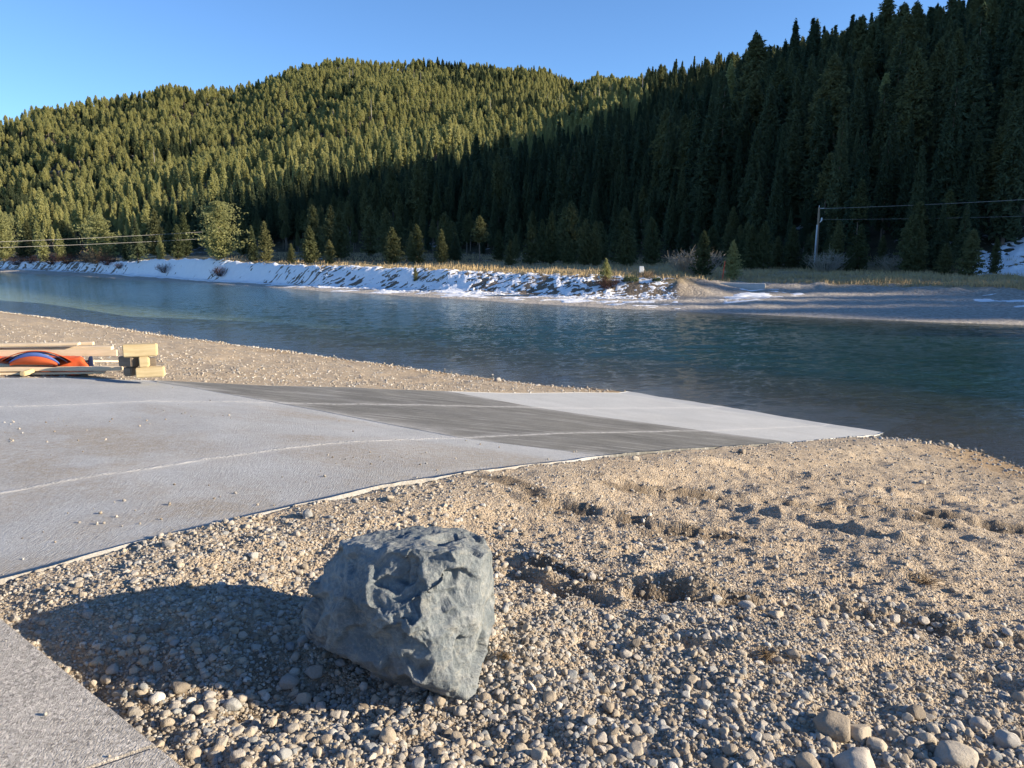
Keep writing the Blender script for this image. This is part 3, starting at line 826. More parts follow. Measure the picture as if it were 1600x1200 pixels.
# (u, v of the middle, width in px, label)
COB = [
    (606, 1147, 36, 0, 'pale pointed cobble standing upright below the boulder'),
    (364, 1098, 30, 1, 'round grey brown cobble inside the boulder shadow'),
    (213, 1107, 27, 3, 'rounded cobble beside the edge of the walk slab in shadow'),
    (262, 1125, 24, 2, 'pale cobble at the lower rim of the boulder shadow beside the walk'),
    (1300, 1132, 60, 4, 'large brown grey cobble left of its smooth pale neighbour'),
    (1342, 1143, 44, 5, 'smooth pale oval cobble leaning on the large brown grey cobble'),
    (1492, 1180, 64, 7, 'large smooth pale cobble near the bottom edge at the right'),
    (1338, 1192, 66, 8, 'wide pale cobble cut by the bottom edge of the picture'),
    (1262, 1190, 42, 1, 'grey cobble cut by the bottom edge left of the wide pale one'),
    (1503, 966, 24, 2, 'round cobble perched on the gravel ridge at the right'),
    (1235, 930, 24, 3, 'pale oval cobble on the ridge near the dead grass tuft'),
    (1168, 948, 30, 6, 'flat tilted cobble on the ridge'),
    (1214, 959, 26, 5, 'low flat cobble just right of the tilted one on the ridge'),
    (978, 1020, 24, 4, 'tan rounded cobble in gravel right of the boulder'),
    (951, 1103, 24, 8, 'pale rounded cobble alone in the gravel below the ridge'),
    (858, 1085, 28, 7, 'broad pale cobble nearest the right foot of the boulder'),
    (1256, 1086, 24, 0, 'angular grey cobble above the large brown grey cobble'),
    (1428, 1115, 32, 9, 'flat light stone right of the smooth pale oval cobble'),
    (1100, 1100, 28, 6, 'flat pale cobble in the middle of the lower gravel'),
    (862, 888, 18, 1, 'small pale cobble on the rut lip right of the boulder top'),
    (481, 803, 22, 0, 'angular pale stone in the heaped gravel above the boulder'),
    (264, 850, 22, 4, 'brown cobble against the near edge of the boat ramp'),
    (135, 877, 14, 2, 'small brown cobble touching the near edge of the boat ramp at the left'),
    (1160, 706, 15, 5, 'pinkish stone standing where gravel meets the dark ramp'),
    (993, 718, 16, 3, 'flat pale stone on the gravel lip of the ramp'),
    (1483, 693, 13, 1, 'pale stone at the waterline right of the ramp end'),
    (1440, 751, 13, 7, 'grey stone on the smooth gravel near the water'),
    (778, 586, 14, 4, 'dark stone at the water edge of the gravel spit'),
    (495, 1052, 34, 5, 'dark cobble under the left overhang of the boulder'),
    (452, 1062, 34, 1, 'round cobble in shadow just left of the boulder foot'),
    (686, 1092, 26, 0, 'cobble wedged under the front foot of the boulder'),
    (720, 1110, 24, 8, 'pale cobble touching the front foot of the boulder'),
    (757, 1088, 24, 2, 'pale cobble against the right foot of the boulder'),
    (780, 1080, 18, 3, 'small pale cobble one stone right of the boulder foot'),
    (700, 1138, 24, 9, 'pale cobble in front of the boulder among small stones'),
    (400, 1010, 22, 6, 'flat bluish stone in the hollow left of the boulder'),
    (365, 985, 20, 7, 'bluish flat stone at the back of the shaded hollow'),
    (345, 1160, 24, 6, 'light flat cobble in sunlit stones near the walk slab corner'),
    (1574, 1162, 34, 4, 'grey cobble at the right edge above the large smooth one'),
    (1530, 1130, 30, 1, 'tan cobble at the right side beside the grey edge cobble'),
    (1594, 1096, 26, 2, 'rounded cobble cut by the right edge'),
    (1060, 1015, 20, 8, 'tan flat stone by the small rut right of the boulder'),
]
for i, (u, v, w, k, lab) in enumerate(COB):
    q = ground_hit(u, v + w * 0.25)
    depth = math.sqrt(q[0] ** 2 + q[1] ** 2 + (CAMZ - q[2]) ** 2)
    s_ = w / FPX * depth / 2 * 0.86
    o = link('river_cobble', STONE_ME[k % 10]); rg = random.Random(i)
    o.scale = (s_, s_, s_)
    o.location = (q[0], q[1], float(near_z(np.array([q[0]]), np.array([q[1]]))[0]) + s_ * 0.33)
    o.rotation_euler = (rg.uniform(-.25, .25), rg.uniform(-.25, .25), rg.uniform(-.5, .5))
    if i == 0: o.rotation_euler = (0.2, 1.0, 0.3)
    tag(o, lab, 'stone')
COBXY = np.array([o.location[:2] for o in COL.objects if o.name.startswith('river_cobble')])
ZONES = [((820, 1140, 1600, 1200), 'pale fist sized cobble among the stones along the bottom edge at the right', 'cobbles along the bottom right', 70, (14, 30)),
         ((300, 1140, 820, 1200), 'pale fist sized cobble among the stones below the boulder', 'cobbles below the boulder', 32, (14, 26)),
         ((150, 1000, 480, 1110), 'rounded cobble lying in the shaded hollow left of the boulder', 'cobbles in the shaded hollow', 30, (14, 28)),
         ((1070, 935, 1600, 1010), 'rounded cobble in the row of stones along the gravel ridge', 'cobbles along the gravel ridge', 46, (9, 18)),
         ((780, 870, 1060, 950), 'small rounded cobble in the dark rut right of the boulder', 'cobbles in the dark rut', 30, (9, 15)),
         ((20, 820, 480, 1000), 'rounded stone on the sunlit heap between ramp and shadow', 'stones on the sunlit heap', 24, (10, 18)),
         ((800, 960, 1600, 1140), 'rounded cobble scattered on the open gravel', 'cobbles on the open gravel', 50, (11, 22))]
for zi, ((u0, v0, u1, v1), lab, grp, cnt, (w0, w1)) in enumerate(ZONES):
    rg = random.Random(50 + zi); n = 0; tries = 0
    while n < cnt and tries < cnt * 12:
        tries += 1
        u, v = rg.uniform(u0, u1), rg.uniform(v0, v1)
        if zi == 3: v = np.interp(u, [1070, 1200, 1330, 1450, 1600], [938, 952, 962, 980, 998]) + rg.gauss(0, 7)
        if zi == 4: v = np.interp(u, [780, 860, 960, 1060], [878, 892, 916, 940]) + rg.gauss(0, 8)
        q = ground_hit(u, v)
        if float(walk_inside(np.array([q[0]]), np.array([q[1]]))[0]) > -0.08: continue
        a_, c_ = ac(q[0], q[1])
        if c_ > c_near(a_) - 0.06: continue
        w = w0 + (w1 - w0) * rg.random() ** 2
        s_ = w / FPX * float(np.linalg.norm(q - [0, 0, CAMZ])) / 2
        if np.min(np.hypot(*(COBXY - q[:2]).T)) < s_ * 2.0: continue
        if 480 < u < 760 and 830 < v < 1085: continue
        COBXY = np.vstack([COBXY, q[:2]])
        o = link('river_cobble', STONE_ME[rg.randrange(10)])
        o.scale = (s_, s_, s_)
        o.location = (q[0], q[1], float(near_z(np.array([q[0]]), np.array([q[1]]))[0]) + s_ * rg.uniform(.15, .4))
        o.rotation_euler = (rg.uniform(-.35, .35), rg.uniform(-.35, .35), rg.uniform(0, 6.28))
        tag(o, lab, 'stone', grp); n += 1
PROT = [[o] for o in [o for o in COL.objects if o.name.startswith('river_cobble')][:1]]
_first = {}
for o in COL.objects:
    if o.name.startswith('river_cobble') and o.data.name not in _first: _first[o.data.name] = o
PROT = [[o] for o in _first.values()]

def scatter_stones(name, n, rmin, rmax, s0, s1, label, power=2.6, clump=0.0, seed=1, sink=0.25, thmax=38):
    rg = np.random.default_rng(seed)
    th = np.radians(rg.uniform(-thmax, thmax, n)); r = np.exp(rg.uniform(math.log(rmin), math.log(rmax), n))
    x, y = r * np.sin(th), r * np.cos(th)
    a, c = ac(x, y)
    d, s, _ = seg_dist(x, y, NEAR); d = -d * s
    ok = ((c < c_near(a) - 0.01 + 0.05 * vnoise(x * 2, y * 2, seed=77)) | (c > c_far(a) + 0.0)) & (walk_inside(x, y) < -0.015) & (d > -1.2)
    if clump > 0:
        nz = fbm(x * 1.3, y * 1.3, oct=3, seed=seed + 80)
        # rounded stones lie bare near the camera, the far bank of gravel is finer
        ok &= (nz + rg.uniform(-0.6, 0.6, n)) > (clump - 0.9 * sstep(4.8, 3.0, r))
    x, y, r = x[ok], y[ok], r[ok]
    n = len(x)
    s_ = (s0 + (s1 - s0) * rg.random(n) ** power)
    s_ = s_ * np.clip(r / 9, 1.0, 1.9)
    z = near_z(x, y) + s_ * (0.45 - sink)
    rot = np.stack([rg.uniform(-.5, .5, n), rg.uniform(-.5, .5, n), rg.uniform(0, 6.28, n)], 1)
    scatter(name, np.stack([x, y, z], 1), rot, np.repeat(s_[:, None], 3, 1) * rg.uniform(.8, 1.2, (n, 3)), rg.integers(0, len(PROT), n), PROT, label)
scatter_stones('gravel', 95000, 1.7, 5.2, 0.0035, 0.013, 'small rounded river stones', 2.6, 0.0, 1)
scatter_stones('gravel', 16000, 1.7, 6.5, 0.009, 0.028, 'rounded stones thumb to fist sized', 3.0, 0.15, 2)
scatter_stones('gravel', 62000, 5, 45, 0.005, 0.018, 'gravel further down the bank', 4.0, 0.0, 3)
def shore_stones():
    rg = np.random.default_rng(44); P = np.array(NEAR[2:-3]); seg = np.hypot(*np.diff(P, axis=0).T); cum = np.concatenate([[0], np.cumsum(seg)])
    n = 6000; t_ = rg.uniform(0, cum[-1], n); x = np.interp(t_, cum, P[:, 0]); y = np.interp(t_, cum, P[:, 1])
    x = x + rg.normal(-.25, .35, n); y = y + rg.normal(-.35, .4, n)
    a, c = ac(x, y); ok = ((c < c_near(a) - .02) | (c > c_far(a))) & (vnoise(x * .9, y * .9, seed=45) > rg.uniform(-.9, .6, n))
    x, y = x[ok], y[ok]; n = len(x); s_ = 0.012 + 0.05 * rg.random(n) ** 3.5
    scatter('gravel', np.stack([x, y, near_z(x, y) + s_ * .3], 1), np.stack([rg.uniform(-.4, .4, n), rg.uniform(-.4, .4, n), rg.uniform(0, 6.28, n)], 1), np.repeat(s_[:, None], 3, 1), rg.integers(0, len(PROT), n), PROT, 'stones washed clean along the waterline')
shore_stones()
# crumbs tracked onto the slab
rg = np.random.default_rng(5); n = 2200
th = np.radians(rg.uniform(-36, 15, n)); r = rg.uniform(4, 14, n); x, y = r * np.sin(th), r * np.cos(th)
a, c = ac(x, y); ok = (c > c_near(a) + .05) & (c < c_far(a) - .05) & (vnoise(x * .8, y * .8, seed=91) > rg.uniform(-.5, .9, n)) & (a < l1(c))
x, y = x[ok], y[ok]; n = len(x); s_ = 0.003 + 0.012 * rg.random(n) ** 3
scatter('gravel', np.stack([x, y, ramp_z(x, y) + s_ * .4], 1), rg.uniform(0, 6, (n, 3)), np.repeat(s_[:, None], 3, 1), rg.integers(0, len(PROT), n), PROT, 'crumbs of gravel lying on the ramp')

# grit on the walk slab
rg = np.random.default_rng(15); n = 500
x = rg.uniform(-4, 1, n); y = rg.uniform(1.2, 4, n); w_ = walk_inside(x, y); ok = (w_ > 0.01) & (rg.random(n) < np.exp(-w_ * 2.5) * .9 + .1)
x, y = x[ok], y[ok]; n = len(x); s_ = 0.002 + 0.009 * rg.random(n) ** 4
scatter('gravel', np.stack([x, y, 2.32 + s_ * .5], 1), rg.uniform(0, 6, (n, 3)), np.repeat(s_[:, None], 3, 1), rg.integers(0, len(PROT), n), PROT, 'grit lying on the walk slab')

# ------------------------------------------------------------------ the boulder
t = NT('blue_grey_rock')
c = t.coord()
n1 = t.noise(c, 2.2, 7, 0.65, 0.5); n2 = t.noise(c, 11, 7, 0.75, 0.4); n3 = t.noise(t.coord(rot=(0.5, 0.4, 0.2), scale=(1, 1, 3.0)), 7, 6, 0.7, 1.2)
n4 = t.noise(c, 60, 4, 0.7)
col = t.mix(t.maprange(n1, 0.35, 0.65), (0.085, 0.108, 0.125), (0.225, 0.245, 0.25))
col = t.mix(t.maprange(n3, 0.50, 0.72, 0, 0.55), col, (0.36, 0.33, 0.265))
col = t.mix(t.maprange(n2, 0.50, 0.75, 0, 0.6), col, (0.38, 0.385, 0.37))
col = t.mix(t.maprange(n2, 0.45, 0.28, 0, 0.6), col, (0.095, 0.115, 0.125))
vn = t.math('ABSOLUTE', t.math('SUBTRACT', t.noise(c, 4.5, 4, 0.6, 1.5), 0.5))
col = t.mix(t.maprange(vn, 0.0, 0.012, 0.12, 0), col, (0.55, 0.55, 0.52))
col = t.mix(t.maprange(n4, 0.55, 0.8, 0, 0.35), col, (0.5, 0.5, 0.48))
t.done(col, t.bump(t.math('ADD', n2, t.math('MULTIPLY', n4, 0.35)), 0.8, 0.03), rough=0.75, spec=0.3)
M_ROCK = t.m
BP = [(468, 968, 3.28), (474, 990, 3.24), (498, 905, 3.28), (535, 852, 3.34), (566, 858, 3.22), (580, 838, 3.46), (655, 827, 3.58), (720, 832, 3.56), (767, 853, 3.42),
      (650, 868, 3.06), (700, 866, 3.09), (750, 862, 3.20), (768, 958, 3.42), (735, 975, 3.15), (748, 1040, 3.26), (738, 1090, 3.08), (716, 1092, 3.06), (704, 1070, 3.02),
      (640, 1052, 2.97), (571, 1036, 3.06), (525, 1010, 3.18), (560, 940, 3.05), (640, 960, 2.94),
      (640, 1085, 3.32), (568, 1046, 3.42), (560, 880, 3.85), (745, 890, 3.82), (748, 1000, 3.72), (600, 1010, 3.80), (520, 970, 3.75)]
pts = np.array([on_y(u, v, Y) for u, v, Y in BP])
org = np.array([pts[:, 0].mean(), pts[:, 1].mean(), 0]); org[2] = pts[:, 2].min()
bm = bmesh.new()
pc = (pts - org).mean(0)
for p in pts - org: bm.verts.new(pc + (p - pc) * 1.045)
bmesh.ops.convex_hull(bm, input=bm.verts)
me = bpy.data.meshes.new('hull'); bm.to_mesh(me); bm.free()
tmp = link('hull', me)
md = tmp.modifiers.new('r', 'REMESH'); md.mode = 'VOXEL'; md.voxel_size = 0.0062
dg = bpy.context.evaluated_depsgraph_get(); dg.update()
me2 = bpy.data.meshes.new_from_object(tmp.evaluated_get(dg))
bpy.data.objects.remove(tmp)
nv = len(me2.vertices)
V = np.empty(nv * 3, np.float32); me2.vertices.foreach_get('co', V); V = V.reshape(-1, 3).astype(float)
N_ = np.empty(nv * 3, np.float32); me2.vertex_normals.foreach_get('vector', N_); N_ = N_.reshape(-1, 3).astype(float)
def facets(V, n, k, seed, warp=0.03):
    rg = np.random.default_rng(seed)
    lo, hi = V.min(0), V.max(0)
    Cn = rg.uniform(lo, hi, (n, 3)); G = rg.normal(size=(n, 3)); G /= np.linalg.norm(G, axis=1)[:, None]
    off = rg.uniform(-1, 1, n)
    Vw = V + warp * np.stack([fbm(V[:, 0] * 6 + 9 * j, V[:, 1] * 6, V[:, 2] * 6, oct=3, seed=seed + j) for j in range(3)], 1)
    best = np.full(len(V), 1e9); bi = np.zeros(len(V), int)
    for i in range(n):
        d = ((Vw - Cn[i]) ** 2).sum(1); m = d < best; best[m] = d[m]; bi[m] = i
    return k * (((V - Cn[bi]) * G[bi]).sum(1) + 0.05 * off[bi])
rgc = np.random.default_rng(12)
for k in range(70):
    i_ = rgc.integers(len(V)); nn = N_[i_] + 0.42 * rgc.normal(size=3); nn /= np.linalg.norm(nn)
    p_ = V[i_] - nn * rgc.uniform(0.0, 0.012)
    ov = (V - p_) @ nn
    if (ov > 0).mean() > 0.025 or ov.max() > 0.035: continue
    V = V - np.clip(ov, 0, None)[:, None] * nn
for k in range(135):
    i_ = rgc.integers(len(V)); nn = N_[i_] + 0.27 * rgc.normal(size=3); nn /= np.linalg.norm(nn)
    rad = rgc.uniform(.03, .13) if k > 14 else rgc.uniform(.12, .2)
    p_ = V[i_] - nn * rgc.uniform(0.0, 0.10) * rad
    dl = V - p_; rr_ = np.sqrt((dl ** 2).sum(1)) * (1 + .35 * vnoise(V[:, 0] * 11, V[:, 1] * 11, V[:, 2] * 11, seed=300 + k))
    ov = dl @ nn
    m_ = (rr_ < rad) & (ov > 0)
    V[m_] -= np.minimum(ov[m_], .05)[:, None] * nn
rd = lambda f, sd: np.abs(vnoise(V[:, 0] * f + .3 * V[:, 2] * f, V[:, 1] * f, V[:, 2] * f * .8 - .4 * V[:, 0] * f, seed=sd))
disp = 0.014 - 0.016 * rd(8, 101) - 0.010 * rd(14, 102) - 0.008 * rd(28, 103) - 0.006 * rd(60, 104) - 0.004 * rd(115, 106)
def scoop(u, v, Y, rad, dep):
    p = on_y(u, v, Y) - org
    w = V + 0.02 * np.stack([vnoise(V[:, 0] * 14, V[:, 1] * 14, V[:, 2] * 14, seed=7 + j) for j in range(3)], 1)
    d = np.sqrt(((w - p) ** 2).sum(1))
    return -dep * sstep(rad, rad * 0.72, d)
disp = disp + scoop(604, 893, 3.08, .085, .03) + scoop(632, 888, 3.06, .07, .035) + scoop(652, 1003, 2.98, .07, .022) + scoop(700, 900, 3.10, .05, .022)
V2 = V + N_ * np.clip(disp, -0.07, 0.04)[:, None]
E_ = np.empty(len(me2.edges) * 2, np.int32); me2.edges.foreach_get('vertices', E_); E_ = E_.reshape(-1, 2)
deg = np.bincount(E_.ravel(), minlength=nv)[:, None]
for _ in range(1):
    acc = np.zeros_like(V2)
    for k in range(3):
        acc[:, k] = np.bincount(E_[:, 0], V2[E_[:, 1], k], nv) + np.bincount(E_[:, 1], V2[E_[:, 0], k], nv)
    V2 = 0.5 * V2 + 0.5 * acc / deg
me2.vertices.foreach_set('co', V2.astype(np.float32).ravel()); me2.update()
me2.materials.clear(); me2.materials.append(M_ROCK)
me2.polygons.foreach_set('use_smooth', np.ones(len(me2.polygons), dtype=bool))
bo = link('boulder', me2, loc=tuple(org))
tag(bo, 'big angular blue grey boulder standing on the gravel', 'boulder')
#@@TREES
# ------------------------------------------------------------------ trees
def crown_mesh(name, seed, H, Rb, h0, env, nbr, nsp, L0, W0, mat, up=0.15, droop=0.35, lobes=0.0, jit=0.12):
    rg = np.random.default_rng(seed)
    t = np.sort(rg.random(nbr) ** 0.85)                 # 0 crown base, 1 tip
    az = np.arange(nbr) * 2.39996 + rg.normal(0, .5, nbr)
    asym = 1 + 0.22 * np.cos(az - rg.uniform(0, 6.28)) * rg.random()
    gap = 1 - 0.45 * (rg.random(nbr) < 0.16)
    lob = 1 + lobes * vnoise(t * 5 + seed, np.cos(az) * 1.6, np.sin(az) * 1.6, seed=seed)
    L = Rb * env(t) * rg.uniform(.72, 1.12, nbr) * asym * gap * lob + 0.012 * H
    z0 = H * (h0 + (1 - h0) * t * 0.985)
    bi = np.repeat(np.arange(nbr), nsp)
    s = np.tile((np.arange(nsp) + .6) / nsp, nbr) + rg.normal(0, .06, nbr * nsp)
    s = np.clip(s, 0.08, 1.02)
    keep = rg.random(len(s)) < (0.35 + 0.75 * np.minimum(1, L[bi] / (0.45 * Rb)))
    bi, s = bi[keep], s[keep]; n = len(bi)
    dirx, diry = np.cos(az[bi]), np.sin(az[bi])
    r = L[bi] * s
    side = rg.normal(0, jit, n) * L[bi] * (0.4 + s)
    P = np.stack([dirx * r - diry * side, diry * r + dirx * side, z0[bi] + up * r - droop * L[bi] * s ** 1.8 + rg.normal(0, .012 * H, n)], 1)
    V, F = [], []
    for k in range(3):
        yaw = az[bi] + rg.normal(0, 1.5, n)
        pit = rg.normal(up * .6 - droop * 0.8, .55, n)
        d = np.stack([np.cos(yaw) * np.cos(pit), np.sin(yaw) * np.cos(pit), np.sin(pit)], 1)
        q = rg.normal(size=(n, 3)); q -= (q * d).sum(1)[:, None] * d; q /= np.linalg.norm(q, axis=1)[:, None]
        sz = (0.65 + 0.7 * rg.random(n)) * (0.55 + 0.45 * (1 - t[bi]))
        l = (L0 * sz)[:, None]; w = (W0 * sz)[:, None]
        a = P - d * l * 0.35
        V.append(np.stack([a - q * w * .5, a + d * l * .5 + q * w * .62, a + d * l, a + d * l * .45 - q * w * .62], 1).reshape(-1, 3))
    V = np.concatenate(V); F = np.arange(len(V)).reshape(-1, 4)
    me = bpy.data.meshes.new(name)
    me.vertices.add(len(V)); me.vertices.foreach_set('co', V.astype(np.float32).ravel())
    me.loops.add(F.size); me.loops.foreach_set('vertex_index', F.ravel().astype(np.int32))
    me.polygons.add(len(F)); me.polygons.foreach_set('loop_start', np.arange(0, F.size, 4, dtype=np.int32))
    me.update(calc_edges=True); me.materials.append(mat)
    return me

def tube(P, rad, n=7):
    """open tube through points P with radii rad"""
    P = np.asarray(P, float); V = []
    for i, p in enumerate(P):
        d = P[min(i + 1, len(P) - 1)] - P[max(i - 1, 0)]; d /= np.linalg.norm(d)
        a = np.cross(d, [0.31, 0.95, 0.05]); a /= np.linalg.norm(a); b = np.cross(d, a)
        for k in range(n):
            w = 2 * math.pi * k / n
            V.append(p + rad[i] * (math.cos(w) * a + math.sin(w) * b))
    return np.array(V), grid_faces(len(P), n, wrap=True)

def join_parts(parts):
    V, F, o = [], [], 0
    for v, f in parts:
        V.append(v); F.append(f + o); o += len(v)
    return np.concatenate(V), np.concatenate(F)

def raw_mesh(name, V, F, mat, smooth=True):
    me = bpy.data.meshes.new(name); k = F.shape[1]
    me.vertices.add(len(V)); me.vertices.foreach_set('co', V.astype(np.float32).ravel())
    me.loops.add(F.size); me.loops.foreach_set('vertex_index', F.ravel().astype(np.int32))
    me.polygons.add(len(F)); me.polygons.foreach_set('loop_start', np.arange(0, F.size, k, dtype=np.int32))
    me.update(calc_edges=True)
    if smooth: me.polygons.foreach_set('use_smooth', np.ones(len(F), dtype=bool))
    me.materials.append(mat)
    return me

def trunk_mesh(name, seed, H, r0, mat, stubs=14, top=0.98, h1=0.6, bend=0.012, slen=0.08):
    rg = np.random.default_rng(seed); k = 9
    tz = np.linspace(0, top, k); bx, by = rg.normal(0, bend, 2) * H
    P = np.stack([bx * np.sin(tz * 3), by * np.sin(tz * 2.3), tz * H - 0.3 * (tz == 0)], 1)
    parts = [tube(P, r0 * (1 - tz) ** 0.8 + 0.004 * H * (1 - tz) + .01)]
    for i in range(stubs):       # limbs that carry the crown, and dead ones below it
        tt = rg.uniform(0.12, h1 if i % 3 else 0.9); az = rg.uniform(0, 6.28); l = H * rg.uniform(.4, 1.0) * slen * (1.2 - tt)
        b = np.array([np.interp(tt, tz, P[:, 0]), np.interp(tt, tz, P[:, 1]), tt * H])
        d = np.array([math.cos(az), math.sin(az), rg.uniform(-.25, .25)])
        parts.append(tube([b, b + d * l * .6, b + d * l + [0, 0, -.1 * l]], [r0 * .16, r0 * .1, r0 * .03], 4))
    return raw_mesh(name, *join_parts(parts), mat)

sp_env = lambda t: (1 - t) ** 1.0 * np.minimum(1, .7 + 1.5 * t)
pi_env = lambda t: np.minimum(1, 0.55 + 1.5 * t) * (1 - t) ** 0.75 * 1.25
yg_env = lambda t: (1 - t) ** 0.7 * np.minimum(1, .75 + t)
bu_env = lambda t: (1 - t ** 2.6) ** 0.7 * np.minimum(1, .7 + 1.4 * t)
KINDS = []   # (kind, crown, trunk, built height)
for i in range(4):
    KINDS.append(('spruce', crown_mesh('spruce_crown', 200 + i, 18, 2.5 + .25 * i, 0.06 + .03 * i, sp_env, 300, 8, 1.0, .26, M_SPRUCE), trunk_mesh('spruce_trunk', 210 + i, 18, .19, M_BARK), 18))
for i in range(5):
    KINDS.append(('pine', crown_mesh('pine_crown', 220 + i, 18, 1.9 + .22 * i, 0.28 + .07 * (i % 4), pi_env, 210, 8, 0.95, .27, M_PINE if i < 3 else M_PINE_SHADE, up=.3, droop=.25, lobes=.35), trunk_mesh('pine_trunk', 230 + i, 18, .17, M_BARK, 22), 18))
for i in range(3):
    KINDS.append(('young', crown_mesh('young_crown', 240 + i, 6, 1.35 + .15 * i, 0.03, yg_env, 210, 8, .42, .12, M_PINE_SHADE, up=.55, droop=.25, lobes=.2), trunk_mesh('young_trunk', 250 + i, 6, .08, M_BARK, 6), 6))
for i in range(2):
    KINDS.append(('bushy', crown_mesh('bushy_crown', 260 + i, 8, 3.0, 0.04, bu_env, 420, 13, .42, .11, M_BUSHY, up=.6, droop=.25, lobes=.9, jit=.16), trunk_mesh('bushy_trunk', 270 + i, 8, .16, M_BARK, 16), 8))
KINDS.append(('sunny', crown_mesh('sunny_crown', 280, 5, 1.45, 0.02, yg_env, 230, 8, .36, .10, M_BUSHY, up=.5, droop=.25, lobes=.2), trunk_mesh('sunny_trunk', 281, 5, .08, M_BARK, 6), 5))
def kinds_of(k): return [i for i, q in enumerate(KINDS) if q[0] == k]
NAMES = {'spruce': 'spruce_tree', 'pine': 'pine_tree', 'young': 'pine_tree', 'bushy': 'pine_tree', 'sunny': 'pine_tree'}
def put_tree(ki, x, y, H, wide, label, group=None, sink=0.15, lean=0):
    kd, cm, tm, bh = KINDS[ki]
    z = float(far_z(np.array([x]), np.array([y]))[0]) - sink
    s = H / bh
    e = empty(NAMES[kd], (x, y, z), rng.uniform(0, 6.28), (s * wide, s * wide, s))
    if lean: e.rotation_euler[0] = lean
    tag(e, label, 'tree', group)
    c_ = link('crown', cm, e); t_ = link('trunk', tm, e)
    return e, c_, t_
def at_bearing(u, v, r):
    q = ray(u, v); h = math.hypot(q[0], q[1])
    return q * (r / h) + np.array([0, 0, CAMZ])
def bearing_tab(u, v, T_, V_): return float(np.interp(px_theta(u, v), T_, V_))

